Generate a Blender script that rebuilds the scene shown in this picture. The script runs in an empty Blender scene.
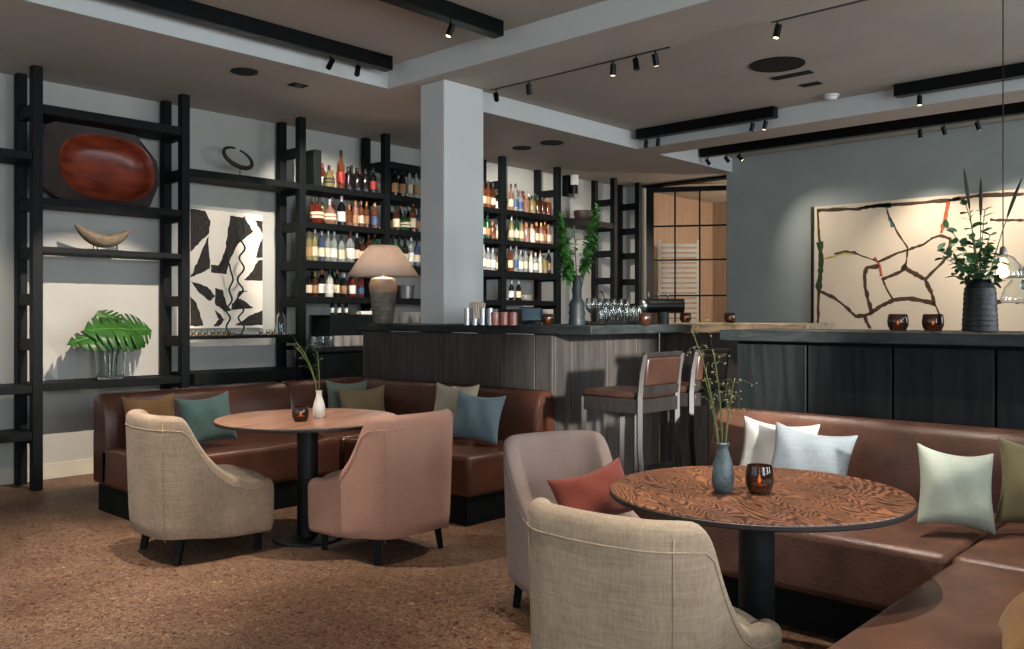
import bpy, bmesh, math, random
from mathutils import Vector, Matrix
random.seed(7)
PI = math.pi
col = bpy.context.scene.collection
H = 1.35                                   # eye height of the camera

# ---------------------------------------------------------------- measuring helpers
def ray(px, py):
    s = (px-512)/877.0
    return (.7353+.6777*s, .6777-.7353*s, -(py-315)/877.0)
def onY(px, py, Y):
    a = ray(px, py); D = Y/a[1]; return Vector((a[0]*D, Y, H+a[2]*D))
def onX(px, py, X):
    a = ray(px, py); D = X/a[0]; return Vector((X, a[1]*D, H+a[2]*D))
def onZ(px, py, z):
    a = ray(px, py); D = (z-H)/a[2]; return Vector((a[0]*D, a[1]*D, z))

# ---------------------------------------------------------------- materials
def srgb(c):
    return tuple((x/12.92 if x <= .04045 else ((x+.055)/1.055)**2.4) for x in c)
def newmat(name):
    m = bpy.data.materials.new(name); m.use_nodes = True
    return m, m.node_tree, m.node_tree.nodes['Principled BSDF']
def mat(name, c, rough=.6, metal=0, var=.15, scale=8, bump=0, bscale=60, trans=0, emis=None, es=0, spec=.5, stretch=(1,1,1), coat=0, ior=1.45, alpha=1):
    m, nt, b = newmat(name)
    c = srgb(c)
    tc = nt.nodes.new('ShaderNodeTexCoord'); mp = nt.nodes.new('ShaderNodeMapping')
    mp.inputs['Scale'].default_value = stretch
    nt.links.new(tc.outputs['Object'], mp.inputs['Vector'])
    n = nt.nodes.new('ShaderNodeTexNoise'); n.inputs['Scale'].default_value = scale; n.inputs['Detail'].default_value = 5
    nt.links.new(mp.outputs[0], n.inputs['Vector'])
    r = nt.nodes.new('ShaderNodeValToRGB')
    r.color_ramp.elements[0].position = .3; r.color_ramp.elements[1].position = .7
    r.color_ramp.elements[0].color = (*[max(0, x*(1-var)) for x in c], 1)
    r.color_ramp.elements[1].color = (*[min(1, x*(1+var)) for x in c], 1)
    nt.links.new(n.outputs['Fac'], r.inputs['Fac']); nt.links.new(r.outputs['Color'], b.inputs['Base Color'])
    b.inputs['Roughness'].default_value = rough; b.inputs['Metallic'].default_value = metal
    b.inputs['Specular IOR Level'].default_value = spec
    b.inputs['Transmission Weight'].default_value = trans; b.inputs['IOR'].default_value = ior
    b.inputs['Coat Weight'].default_value = coat; b.inputs['Alpha'].default_value = alpha
    if emis:
        b.inputs['Emission Color'].default_value = (*srgb(emis), 1); b.inputs['Emission Strength'].default_value = es
    if bump:
        n2 = nt.nodes.new('ShaderNodeTexNoise'); n2.inputs['Scale'].default_value = bscale; n2.inputs['Detail'].default_value = 4
        nt.links.new(mp.outputs[0], n2.inputs['Vector'])
        bp = nt.nodes.new('ShaderNodeBump'); bp.inputs['Strength'].default_value = bump; bp.inputs['Distance'].default_value = .01
        nt.links.new(n2.outputs['Fac'], bp.inputs['Height']); nt.links.new(bp.outputs[0], b.inputs['Normal'])
    return m
def fabric(name, c, var=.14, weave=420, slub=True, tint=None):
    m, nt, b = newmat(name); c = srgb(c)
    tc = nt.nodes.new('ShaderNodeTexCoord')
    def noise(sc, st, det=4):
        mp = nt.nodes.new('ShaderNodeMapping'); mp.inputs['Scale'].default_value = st
        nt.links.new(tc.outputs['Object'], mp.inputs['Vector'])
        n = nt.nodes.new('ShaderNodeTexNoise'); n.inputs['Scale'].default_value = sc; n.inputs['Detail'].default_value = det
        nt.links.new(mp.outputs[0], n.inputs['Vector']); return n.outputs['Fac']
    a = noise(16, (.6, .6, 9)); d = noise(20, (6, 6, 1.2)); e = noise(3.5, (1, 1, 1))
    ad = nt.nodes.new('ShaderNodeMath'); ad.operation = 'ADD'; nt.links.new(a, ad.inputs[0]); nt.links.new(d, ad.inputs[1])
    ad2 = nt.nodes.new('ShaderNodeMath'); ad2.operation = 'ADD'; nt.links.new(ad.outputs[0], ad2.inputs[0]); nt.links.new(e, ad2.inputs[1])
    mr = nt.nodes.new('ShaderNodeMapRange'); mr.inputs['From Min'].default_value = .95; mr.inputs['From Max'].default_value = 1.9
    nt.links.new(ad2.outputs[0], mr.inputs['Value'])
    r = nt.nodes.new('ShaderNodeValToRGB')
    lo = [x*(1-var*1.6) for x in c]; hi = [min(1, x*(1+var)) for x in c]
    if tint: t = srgb(tint); lo = [x for x in t]
    r.color_ramp.elements[0].color = (*lo, 1); r.color_ramp.elements[1].color = (*hi, 1)
    nt.links.new(mr.outputs[0], r.inputs['Fac']); nt.links.new(r.outputs['Color'], b.inputs['Base Color'])
    b.inputs['Roughness'].default_value = .95; b.inputs['Specular IOR Level'].default_value = .15
    b.inputs['Sheen Weight'].default_value = .15
    w = noise(weave, (1, 1, 1), 2); w2 = noise(9, (1, 1, 1), 3)
    m2 = nt.nodes.new('ShaderNodeMath'); m2.operation = 'MULTIPLY_ADD'; m2.inputs[1].default_value = 4
    nt.links.new(w2, m2.inputs[0]); nt.links.new(w, m2.inputs[2])
    bp = nt.nodes.new('ShaderNodeBump'); bp.inputs['Strength'].default_value = .5; bp.inputs['Distance'].default_value = .004
    nt.links.new(m2.outputs[0], bp.inputs['Height']); nt.links.new(bp.outputs[0], b.inputs['Normal'])
    return m
def wood(name, c1, c2, stretch=(1, 12, 12), scale=2.2, rough=.5, dist=3.5, bump=.25, spec=.5):
    m, nt, b = newmat(name)
    tc = nt.nodes.new('ShaderNodeTexCoord'); mp = nt.nodes.new('ShaderNodeMapping'); mp.inputs['Scale'].default_value = stretch
    nt.links.new(tc.outputs['Object'], mp.inputs['Vector'])
    n = nt.nodes.new('ShaderNodeTexNoise'); n.inputs['Scale'].default_value = scale; n.inputs['Detail'].default_value = 8; n.inputs['Distortion'].default_value = dist
    nt.links.new(mp.outputs[0], n.inputs['Vector'])
    r = nt.nodes.new('ShaderNodeValToRGB'); r.color_ramp.elements[0].position = .35; r.color_ramp.elements[1].position = .65
    r.color_ramp.elements[0].color = (*srgb(c1), 1); r.color_ramp.elements[1].color = (*srgb(c2), 1)
    nt.links.new(n.outputs['Fac'], r.inputs['Fac']); nt.links.new(r.outputs['Color'], b.inputs['Base Color'])
    b.inputs['Roughness'].default_value = rough; b.inputs['Specular IOR Level'].default_value = spec
    bp = nt.nodes.new('ShaderNodeBump'); bp.inputs['Strength'].default_value = bump; bp.inputs['Distance'].default_value = .003
    nt.links.new(n.outputs['Fac'], bp.inputs['Height']); nt.links.new(bp.outputs[0], b.inputs['Normal'])
    return m
def grain(name, c1, c2, freq=34, st=(1, 3.2, 1), rough=.38):
    m, nt, b = newmat(name)
    tc = nt.nodes.new('ShaderNodeTexCoord'); mp = nt.nodes.new('ShaderNodeMapping'); mp.inputs['Scale'].default_value = st
    nt.links.new(tc.outputs['Object'], mp.inputs['Vector'])
    n = nt.nodes.new('ShaderNodeTexNoise'); n.inputs['Scale'].default_value = 1.9; n.inputs['Detail'].default_value = 2.5; n.inputs['Roughness'].default_value = .45
    nt.links.new(mp.outputs[0], n.inputs['Vector'])
    q = nt.nodes.new('ShaderNodeMath'); q.operation = 'MULTIPLY'; q.inputs[1].default_value = freq*6.28; nt.links.new(n.outputs['Fac'], q.inputs[0])
    sn = nt.nodes.new('ShaderNodeMath'); sn.operation = 'SINE'; nt.links.new(q.outputs[0], sn.inputs[0])
    f = nt.nodes.new('ShaderNodeTexNoise'); f.inputs['Scale'].default_value = 30; f.inputs['Detail'].default_value = 4
    nt.links.new(mp.outputs[0], f.inputs['Vector'])
    ad = nt.nodes.new('ShaderNodeMath'); ad.operation = 'MULTIPLY_ADD'; ad.inputs[1].default_value = 3.0; nt.links.new(f.outputs['Fac'], ad.inputs[0]); nt.links.new(sn.outputs[0], ad.inputs[2])
    mr = nt.nodes.new('ShaderNodeMapRange'); mr.inputs['From Min'].default_value = .5; mr.inputs['From Max'].default_value = 2.6; nt.links.new(ad.outputs[0], mr.inputs['Value'])
    r = nt.nodes.new('ShaderNodeValToRGB'); r.color_ramp.elements[0].color = (*srgb(c1), 1); r.color_ramp.elements[1].color = (*srgb(c2), 1)
    nt.links.new(mr.outputs[0], r.inputs['Fac'])
    w = nt.nodes.new('ShaderNodeTexNoise'); w.inputs['Scale'].default_value = 3.5; w.inputs['Detail'].default_value = 3; nt.links.new(tc.outputs['Object'], w.inputs['Vector'])
    r2 = nt.nodes.new('ShaderNodeValToRGB'); r2.color_ramp.elements[0].position = .35; r2.color_ramp.elements[1].position = .65
    r2.color_ramp.elements[0].color = (.55, .55, .58, 1); r2.color_ramp.elements[1].color = (1, 1, 1, 1); nt.links.new(w.outputs['Fac'], r2.inputs['Fac'])
    x = nt.nodes.new('ShaderNodeMixRGB'); x.blend_type = 'MULTIPLY'; x.inputs['Fac'].default_value = 1
    nt.links.new(r.outputs['Color'], x.inputs['Color1']); nt.links.new(r2.outputs['Color'], x.inputs['Color2']); nt.links.new(x.outputs[0], b.inputs['Base Color'])
    b.inputs['Roughness'].default_value = rough
    bp = nt.nodes.new('ShaderNodeBump'); bp.inputs['Strength'].default_value = .3; bp.inputs['Distance'].default_value = .002
    nt.links.new(mr.outputs[0], bp.inputs['Height']); nt.links.new(bp.outputs[0], b.inputs['Normal'])
    return m
def terrazzo(name):
    m, nt, b = newmat(name)
    tc = nt.nodes.new('ShaderNodeTexCoord')
    def vor(sc):
        n = nt.nodes.new('ShaderNodeTexNoise'); n.inputs['Scale'].default_value = sc*.8
        nt.links.new(tc.outputs['Object'], n.inputs['Vector'])
        mx = nt.nodes.new('ShaderNodeMixRGB'); mx.inputs['Fac'].default_value = .06
        nt.links.new(tc.outputs['Object'], mx.inputs['Color1']); nt.links.new(n.outputs['Color'], mx.inputs['Color2'])
        v = nt.nodes.new('ShaderNodeTexVoronoi'); v.inputs['Scale'].default_value = sc
        nt.links.new(mx.outputs[0], v.inputs['Vector'])
        sp = nt.nodes.new('ShaderNodeSeparateColor'); nt.links.new(v.outputs['Color'], sp.inputs[0])
        return v.outputs['Distance'], sp.outputs[0]
    def ramp(fac, els, const=True):
        r = nt.nodes.new('ShaderNodeValToRGB')
        if const: r.color_ramp.interpolation = 'CONSTANT'
        r.color_ramp.elements[0].position = els[0][0]; r.color_ramp.elements[0].color = (*srgb(els[0][1]), 1)
        r.color_ramp.elements[1].position = els[1][0]; r.color_ramp.elements[1].color = (*srgb(els[1][1]), 1)
        for p, cc in els[2:]:
            e = r.color_ramp.elements.new(p); e.color = (*srgb(cc), 1)
        nt.links.new(fac, r.inputs['Fac']); return r.outputs['Color']
    base = (.60, .47, .36)
    d1, c1 = vor(58); d2, c2 = vor(120); d3, c3 = vor(30)
    fine = ramp(c2, [(0, (.46, .35, .27)), (.3, (.53, .43, .345)), (.5, (.40, .295, .23)), (.68, (.49, .385, .305)), (.80, (.28, .19, .15)), (.91, (.62, .54, .45))])
    chips = ramp(c1, [(0, (.30, .17, .125)), (.13, (.42, .25, .18)), (.18, (.22, .14, .115)), (.27, (.66, .55, .44)), (.30, (.5, .5, .5))])
    def lt(x, v):
        q = nt.nodes.new('ShaderNodeMath'); q.operation = 'LESS_THAN'; q.inputs[1].default_value = v; nt.links.new(x, q.inputs[0]); return q.outputs[0]
    def mul(x, y):
        q = nt.nodes.new('ShaderNodeMath'); q.operation = 'MULTIPLY'; nt.links.new(x, q.inputs[0]); nt.links.new(y, q.inputs[1]); return q.outputs[0]
    def mix(f, a, bb):
        q = nt.nodes.new('ShaderNodeMixRGB'); nt.links.new(f, q.inputs['Fac']); nt.links.new(a, q.inputs['Color1']); nt.links.new(bb, q.inputs['Color2']); return q.outputs[0]
    c = mix(mul(lt(c1, .30), lt(d1, .46)), fine, chips)
    big = ramp(c3, [(0, (.36, .20, .14)), (.05, (.26, .17, .13)), (.095, (.64, .52, .42))])
    c = mix(mul(lt(c3, .11), lt(d3, .38)), c, big)
    n = nt.nodes.new('ShaderNodeTexNoise'); n.inputs['Scale'].default_value = 1.1; n.inputs['Detail'].default_value = 4
    nt.links.new(tc.outputs['Object'], n.inputs['Vector'])
    wear = ramp(n.outputs['Fac'], [(.35, (.80, .76, .74)), (.65, (1, 1, 1))], False)
    q = nt.nodes.new('ShaderNodeMixRGB'); q.blend_type = 'MULTIPLY'; q.inputs['Fac'].default_value = 1
    nt.links.new(c, q.inputs['Color1']); nt.links.new(wear, q.inputs['Color2'])
    nt.links.new(q.outputs[0], b.inputs['Base Color'])
    b.inputs['Roughness'].default_value = .5; b.inputs['Specular IOR Level'].default_value = .25
    return m
M = {}
M['floor'] = terrazzo('terrazzo')
M['wall'] = mat('wall_plaster', (.60, .63, .615), .9, var=.05, scale=2.5, bump=.15, bscale=14, spec=.2)
M['wallb'] = mat('shelf_wall_plaster', (.66, .665, .645), .9, var=.04, scale=2, bump=.1, bscale=14, spec=.2)
M['ceil'] = mat('ceiling_plaster', (.70, .67, .635), .9, var=.06, scale=1.6, bump=.12, bscale=8, spec=.15)
M['fascia'] = mat('column_paint', (.77, .785, .78), .85, var=.03, scale=2, spec=.2)
M['warmwall'] = mat('corridor_timber_wall', (.62, .52, .44), .7, var=.12, scale=3, stretch=(6, 6, .4))
M['black'] = mat('blackened_oak', (.035, .055, .06), .6, var=.3, scale=5, stretch=(1, 8, 8), bump=.15, bscale=30, spec=.2)
M['blackv'] = mat('blackened_post', (.03, .055, .062), .6, var=.3, scale=5, stretch=(8, 8, 1), spec=.2)
M['blackmetal'] = mat('black_metal', (.035, .05, .055), .4, .6, var=.2)
M['panel'] = wood('bar_panel_oak', (.055, .075, .08), (.115, .13, .13), (7, 7, .6), 3.0, .6, .6, .3, .2)
M['panelb'] = wood('bar_panel_brown_oak', (.21, .20, .19), (.285, .27, .255), (7, 7, .6), 3.0, .5, .6, .3, .35)
M['ctop'] = wood('countertop_dark', (.09, .115, .12), (.17, .19, .19), (2, 2, 8), 3, .5, 1.0, .1, .3)
M['slab'] = wood('live_edge_slab', (.45, .38, .30), (.66, .58, .46), (6, 1, 6), 3, .7, 2, .4)
M['leather'] = mat('brown_leather', (.33, .20, .15), .27, var=.28, scale=4, bump=.2, bscale=120, spec=.5)
M['leather2'] = mat('tan_leather', (.345, .24, .195), .38, var=.32, scale=6, bump=.2, bscale=90, spec=.45, stretch=(1, 1, 1))
M['piping'] = mat('leather_seam', (.25, .16, .12), .5)
M['stoolleather'] = mat('stool_leather', (.24, .165, .135), .35, var=.2, scale=8)
M['stoolwood'] = mat('stool_wood', (.165, .155, .15), .4, var=.25, scale=6, stretch=(6, 6, 1))
M['tabletop'] = grain('table_wood', (.24, .145, .10), (.60, .40, .27))
M['tabletop2'] = wood('table_wood_pale', (.42, .29, .22), (.60, .44, .345), (1, 7, 4), 1.8, .35, 1.2, .1, .5)
M['tableedge'] = mat('table_edge', (.14, .12, .11), .5)
M['iron'] = mat('dark_iron', (.12, .14, .145), .5, .5, var=.3, scale=9)
M['linen'] = fabric('natural_linen', (.60, .525, .44), .16, tint=(.47, .40, .325))
M['linen2'] = fabric('pale_linen', (.66, .59, .50), .13, tint=(.53, .46, .375))
M['pink'] = fabric('dusty_pink_cloth', (.70, .53, .45), .07)
M['taupe'] = fabric('taupe_cloth', (.57, .50, .47), .07)
M['c_teal'] = fabric('teal_cushion', (.31, .40, .385), .12)
M['c_brown'] = fabric('ochre_cushion', (.48, .36, .23), .12)
M['c_sage'] = fabric('sage_cushion', (.42, .47, .41), .12)
M['c_olive'] = fabric('olive_cushion', (.47, .41, .30), .12)
M['c_cream'] = fabric('cream_cushion', (.66, .63, .54), .08)
M['c_blue'] = fabric('blue_cushion', (.37, .44, .47), .10)
M['c_white'] = fabric('white_cushion', (.70, .70, .68), .06)
M['c_grey'] = fabric('grey_cushion', (.50, .54, .56), .10)
M['c_mint'] = fabric('mint_cushion', (.58, .61, .56), .08)
M['c_moss'] = fabric('moss_cushion', (.40, .38, .27), .10)
M['c_rust'] = fabric('rust_cushion', (.44, .22, .18), .10)
M['leaf'] = mat('leaf_green', (.17, .34, .13), .4, var=.4, scale=9)
M['leafb'] = mat('leaf_bright', (.30, .52, .24), .5, var=.35, scale=9)
M['leafd'] = mat('leaf_dark', (.20, .34, .24), .5, var=.4, scale=9)
M['leafv'] = mat('leaf_vein', (.35, .5, .2), .5)
M['stem'] = mat('stem_green', (.33, .38, .19), .6)
M['grass'] = mat('dry_grass', (.52, .50, .34), .8)
M['seed'] = mat('dark_seed_head', (.20, .19, .17), .9)
M['flower'] = mat('tiny_flower', (.50, .50, .36), .8)
M['glass'] = mat('clear_glass', (.95, .97, .97), .03, var=.01, trans=1)
M['winglass'] = mat('window_glass', (.93, .96, .97), .02, var=.01, trans=1, ior=1.05)
M['amberglass'] = mat('amber_glass', (.38, .27, .21), .10, var=.3, trans=.85)
M['flame'] = mat('candle_flame', (1, .7, .4), .5, emis=(1, .62, .32), es=9)
M['wax'] = mat('candle_wax', (.9, .75, .55), .5, emis=(1, .55, .3), es=.25)
M['bulb'] = mat('lamp_bulb', (1, .85, .6), .5, emis=(1, .78, .5), es=8)
M['shade'] = mat('lampshade_cloth', (.86, .79, .73), .9, var=.08, scale=6, stretch=(8, 8, .5))
def shade_mat():
    m = M['shade']; nt = m.node_tree; b = nt.nodes['Principled BSDF']; out = nt.nodes['Material Output']
    t = nt.nodes.new('ShaderNodeBsdfTranslucent'); t.inputs['Color'].default_value = (.86, .77, .69, 1)
    x = nt.nodes.new('ShaderNodeMixShader'); x.inputs[0].default_value = .45
    nt.links.new(b.outputs[0], x.inputs[1]); nt.links.new(t.outputs[0], x.inputs[2]); nt.links.new(x.outputs[0], out.inputs['Surface'])
shade_mat()
M['stone'] = mat('grey_stoneware', (.42, .40, .36), .6, var=.35, scale=14, bump=.3, bscale=30)
M['stonetop'] = mat('sand_stoneware', (.62, .52, .43), .7, var=.15, scale=14)
M['vaseblack'] = mat('black_ceramic', (.06, .08, .088), .35, var=.4, scale=18, stretch=(1, 1, 5), bump=.3, bscale=40)
M['vasedark'] = mat('dark_blue_glaze', (.10, .145, .16), .5, var=.3, scale=12)
M['vaseblue'] = mat('blue_grey_ceramic', (.27, .33, .345), .4, var=.35, scale=22, bump=.4, bscale=60)
M['vasewhite'] = mat('white_ceramic', (.83, .80, .75), .4, var=.04)
M['bowlred'] = mat('red_brown_carved_wood', (.46, .19, .115), .33, var=.55, scale=3.5, stretch=(1, 1, 3), bump=.1, bscale=20, spec=.5)
M['bowldark'] = mat('dark_carved_wood', (.17, .12, .105), .6, var=.3, scale=8, bump=.3, bscale=40)
M['horn'] = mat('weathered_wood', (.40, .36, .29), .7, var=.45, scale=22, stretch=(1, 4, 4), bump=.4, bscale=60)
M['canvas'] = mat('canvas_cream', (.82, .76, .67), .9, var=.03, scale=3, bump=.1, bscale=300)
M['canvasw'] = mat('canvas_white', (.84, .815, .77), .9, var=.03, scale=5)
M['inkblack'] = mat('scraped_black_ink', (.15, .13, .12), .8, var=.75, scale=40, stretch=(1, 1, 1))
M['pb'] = mat('brown_paint', (.27, .19, .13), .8, var=.5, scale=24)
M['pg'] = mat('green_paint', (.15, .23, .12), .8, var=.5, scale=30)
M['pt'] = mat('teal_paint', (.25, .42, .42), .8, var=.4, scale=30)
M['po'] = mat('orange_paint', (.66, .32, .18), .8, var=.3, scale=30)
M['py'] = mat('yellow_paint', (.72, .62, .25), .8, var=.3, scale=30)
M['white'] = mat('white_plastic', (.85, .85, .84), .5, var=.02)
M['grill'] = mat('speaker_grille', (.045, .045, .045), .9, var=.2, scale=200)
M['steel'] = mat('brushed_steel', (.6, .6, .6), .28, 1, var=.1, scale=12)
M['china'] = mat('white_china', (.86, .84, .80), .3, var=.03)
M['spotlens'] = mat('spot_lens', (1, .9, .75), .4, emis=(1, .88, .7), es=6)
M['base'] = mat('baseboard_paint', (.74, .72, .66), .7, var=.04)

# ---------------------------------------------------------------- mesh builder
class MB:
    def __init__(s): s.v = []; s.f = []
    def add(s, vs, fs):
        o = len(s.v); s.v += [tuple(p) for p in vs]; s.f += [tuple(i+o for i in f) for f in fs]; return s
    def box(s, x0, x1, y0, y1, z0, z1, M4=None):
        vs = [Vector(p) for p in ((x0,y0,z0),(x1,y0,z0),(x1,y1,z0),(x0,y1,z0),(x0,y0,z1),(x1,y0,z1),(x1,y1,z1),(x0,y1,z1))]
        if M4: vs = [M4 @ p for p in vs]
        return s.add(vs, [(0,3,2,1),(4,5,6,7),(0,1,5,4),(1,2,6,5),(2,3,7,6),(3,0,4,7)])
    def lathe(s, prof, c=(0,0,0), n=24, M4=None, sx=1, sy=1):
        vs = []; fs = []
        for r, z in prof:
            for k in range(n):
                a = 2*PI*k/n; p = Vector((c[0]+r*math.cos(a)*sx, c[1]+r*math.sin(a)*sy, c[2]+z))
                vs.append(M4 @ p if M4 else p)
        for i in range(len(prof)-1):
            for k in range(n):
                a, b = i*n+k, i*n+(k+1) % n
                fs.append((a, b, b+n, a+n))
        if prof[0][0] > 1e-6: fs.append(tuple(reversed(range(n))))
        if prof[-1][0] > 1e-6: fs.append(tuple((len(prof)-1)*n+k for k in range(n)))
        return s.add(vs, fs)
    def cyl(s, p, q, r, n=12, r2=None):
        return s.tube([p, q], [r, r if r2 is None else r2], n)
    def tube(s, pts, r, n=8):
        pts = [Vector(p) for p in pts]
        if not hasattr(r, '__len__'): r = [r]*len(pts)
        vs = []; fs = []; up = None
        for i, p in enumerate(pts):
            d = (pts[min(i+1, len(pts)-1)]-pts[max(i-1, 0)]).normalized()
            if up is None: up = Vector((0, 0, 1)) if abs(d.z) < .9 else Vector((1, 0, 0))
            a = d.cross(up)
            a = a.normalized() if a.length > 1e-5 else d.orthogonal().normalized()
            b = a.cross(d).normalized(); up = b
            for k in range(n):
                t = 2*PI*k/n; vs.append(p+(a*math.cos(t)+b*math.sin(t))*r[i])
        for i in range(len(pts)-1):
            for k in range(n):
                x, y = i*n+k, i*n+(k+1) % n
                fs.append((x, y, y+n, x+n))
        fs.append(tuple(reversed(range(n)))); fs.append(tuple((len(pts)-1)*n+k for k in range(n)))
        return s.add(vs, fs)
    def prism(s, pts, off):
        """polygon pts (3D) extruded by vector off"""
        n = len(pts); off = Vector(off)
        vs = [Vector(p) for p in pts]+[Vector(p)+off for p in pts]
        return s.add(vs, [tuple(reversed(range(n))), tuple(range(n, 2*n))]+[(i, (i+1) % n, n+(i+1) % n, n+i) for i in range(n)])
    def grid(s, fn, nu, nv, closeu=False, closev=False):
        vs = [fn(i/(nu if closeu else nu-1), j/(nv if closev else nv-1)) for i in range(nu) for j in range(nv)]
        fs = []
        for i in range(nu if closeu else nu-1):
            for j in range(nv if closev else nv-1):
                a = i*nv+j; b = ((i+1) % nu)*nv+j; c = ((i+1) % nu)*nv+(j+1) % nv; d = i*nv+(j+1) % nv
                fs.append((a, b, c, d))
        return s.add(vs, fs)
    def ell(s, c, r, n=12, m=8, M4=None):
        c = Vector(c)
        prof = []
        vs = []; fs = []
        for j in range(m+1):
            t = PI*j/m
            for k in range(n):
                a = 2*PI*k/n
                p = Vector((r[0]*math.sin(t)*math.cos(a), r[1]*math.sin(t)*math.sin(a), -r[2]*math.cos(t)))
                vs.append(c+(M4 @ p if M4 else p))
        for j in range(m):
            for k in range(n):
                x, y = j*n+k, j*n+(k+1) % n
                fs.append((x, y, y+n, x+n))
        return s.add(vs, fs)
    def build(s, name, m, parent=None, smooth=False, bevel=0, seg=2, sub=0, loc=None, rz=0, weld=True, angle=None):
        me = bpy.data.meshes.new(name); me.from_pydata([tuple(p) for p in s.v], [], s.f)
        bm = bmesh.new(); bm.from_mesh(me)
        if weld: bmesh.ops.remove_doubles(bm, verts=bm.verts, dist=1e-5)
        bmesh.ops.recalc_face_normals(bm, faces=bm.faces)
        bm.to_mesh(me); bm.free()
        for x in (m if isinstance(m, (list, tuple)) else [m]): me.materials.append(x)
        o = bpy.data.objects.new(name, me); col.objects.link(o)
        if parent: o.parent = parent
        if loc is not None: o.location = loc
        o.rotation_euler = (0, 0, rz)
        if smooth:
            for p in me.polygons: p.use_smooth = True
            if angle:
                me.set_sharp_from_angle(angle=math.radians(angle))
        if bevel:
            b = o.modifiers.new('bevel', 'BEVEL'); b.width = bevel; b.segments = seg; b.limit_method = 'ANGLE'; b.angle_limit = math.radians(35)
            b.harden_normals = False
            for p in me.polygons: p.use_smooth = True
            me.set_sharp_from_angle(angle=math.radians(40))
        if sub:
            q = o.modifiers.new('sub', 'SUBSURF'); q.levels = sub; q.render_levels = sub
        return o
def tag(o, label, cat, group=None, kind=None):
    o['label'] = label; o['category'] = cat
    if group: o['group'] = group
    if kind: o['kind'] = kind
    return o
def thing(name, loc, label, cat, rz=0, group=None):
    o = bpy.data.objects.new(name, None); col.objects.link(o); o.empty_display_size = .1
    o.location = loc; o.rotation_euler = (0, 0, rz)
    return tag(o, label, cat, group)
def struct(o): o['kind'] = 'structure'; return o
def copy_thing(r, loc, rz=0, label=None, scale=None):
    c = r.copy(); col.objects.link(c); c.location = loc; c.rotation_euler = (0, 0, rz)
    if scale: c.scale = scale
    if label: c['label'] = label
    for ch in list(r.children):
        d = ch.copy(); col.objects.link(d); d.parent = c
        for g in list(ch.children):
            e = g.copy(); col.objects.link(e); e.parent = d
    return c

# ================================================================ ROOM SHELL
Z1, Z2 = 3.27, 3.46
YW = 7.70; XW = 10.67
X0, Y0 = -3.2, -3.6            # room limits behind the camera
XC = 13.4                      # corridor end
mb = MB(); mb.box(X0-.2, XC+.2, Y0-.2, 8.2, -.1, 0)
struct(mb.build('floor', M['floor']))
mb = MB(); mb.box(X0-.2, XC+.2, Y0-.2, 8.2, Z2, Z2+.15)
mb.box(X0, XC, 5.82, 8.0, Z1, Z2)
mb.box(4.76, 5.37, Y0, 5.82, Z1, Z2)
mb.box(8.45, 8.91, Y0, 5.82, Z1, Z2)
struct(mb.build('ceiling', M['ceil'], weld=False))
# painted upstands round the coffers
mb = MB(); mb.box(X0, 4.755, 5.812, 5.82, Z1, Z2-.001); mb.box(5.375, 8.445, 5.812, 5.82, Z1, Z2-.001); mb.box(8.915, XW, 5.812, 5.82, Z1, Z2-.001)
mb.box(4.752, 4.76, Y0, 5.811, Z1, Z2-.001)
mb.box(8.442, 8.45, Y0, 5.811, Z1, Z2-.001)
struct(mb.build('trim_1', M['fascia'], weld=False))
mb = MB(); mb.box(X0-.2, XC, YW, YW+.2, 0, Z2)
struct(mb.build('wall_left', M['wallb']))
mb = MB(); mb.box(XW, XW+.25, Y0, 5.9, 0, Z2)
struct(mb.build('wall_right', M['wall'], bevel=.008))
mb = MB(); mb.box(2.2, 4.75, YW-.018, YW, 0, .13); mb.box(X0, 2.2, YW-.018, YW, 0, .13)
struct(mb.build('baseboard_left', M['base'], bevel=.003))
# column
mb = MB(); mb.box(4.87, 5.33, 5.24, 5.53, 1.276, Z1)
struct(mb.build('wall_column', M['fascia'], bevel=.008))
# end wall beyond the bar with the doorway
mb = MB(); mb.box(10.9, 11.02, 7.40, 7.7, 0, Z1)
mb.box(10.9, 11.02, 5.96, 7.40, 3.243, Z1)
struct(mb.build('wall_end', M['wallb'], weld=False))
mb = MB(); mb.box(XC, XC+.15, 2.0, 8.0, 0, Z2); mb.box(XW+.25, XC, 2.0, 2.15, 0, Z2); mb.box(11.03, XC, YW-.03, YW-.001, 0, Z1-.002)
struct(mb.build('wall_corridor', M['warmwall'], weld=False))
# unseen walls behind the camera with assumed window openings for daylight
def holed_wall(name, axis, pos, a0, a1, holes, z0, z1, th, m):
    mb = MB(); cur = a0
    def b(x0, x1, za, zb):
        if x1-x0 < .001: return
        if axis == 'Y': mb.box(x0, x1, pos-th, pos, za, zb)
        else: mb.box(pos-th, pos, x0, x1, za, zb)
    for h0, h1 in holes:
        b(cur, h0, 0, Z2); b(h0, h1, 0, z0); b(h0, h1, z1, Z2); cur = h1
    b(cur, a1, 0, Z2)
    return struct(mb.build(name, m, weld=False))
wy = [(-1.6, -.6), (-.1, .9), (2.8, 4.4), (5.6, 7.4), (8.4, 10.0)]
holed_wall('wall_front', 'Y', Y0, X0, XW, wy, .7, 2.9, .2, M['wall'])
wx_ = [(-2.6, -.8), (1.2, 3.4), (4.4, 6.6)]
holed_wall('wall_side', 'X', X0, Y0, YW, wx_, .7, 2.9, .2, M['wall'])
n = 1  # frames of the assumed windows, all out of view
for a, b in wy:
    mb = MB()
    for x in (a, (a+b)/2-.025, b-.05): mb.box(x, x+.05, Y0-.14, Y0-.08, .7, 2.9)
    mb.box(a+.05, b-.05, Y0-.14, Y0-.08, .7, .75); mb.box(a+.05, b-.05, Y0-.14, Y0-.08, 2.85, 2.9)
    o = struct(mb.build('window_%d' % n, M['blackmetal'], weld=False)); n += 1
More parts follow.
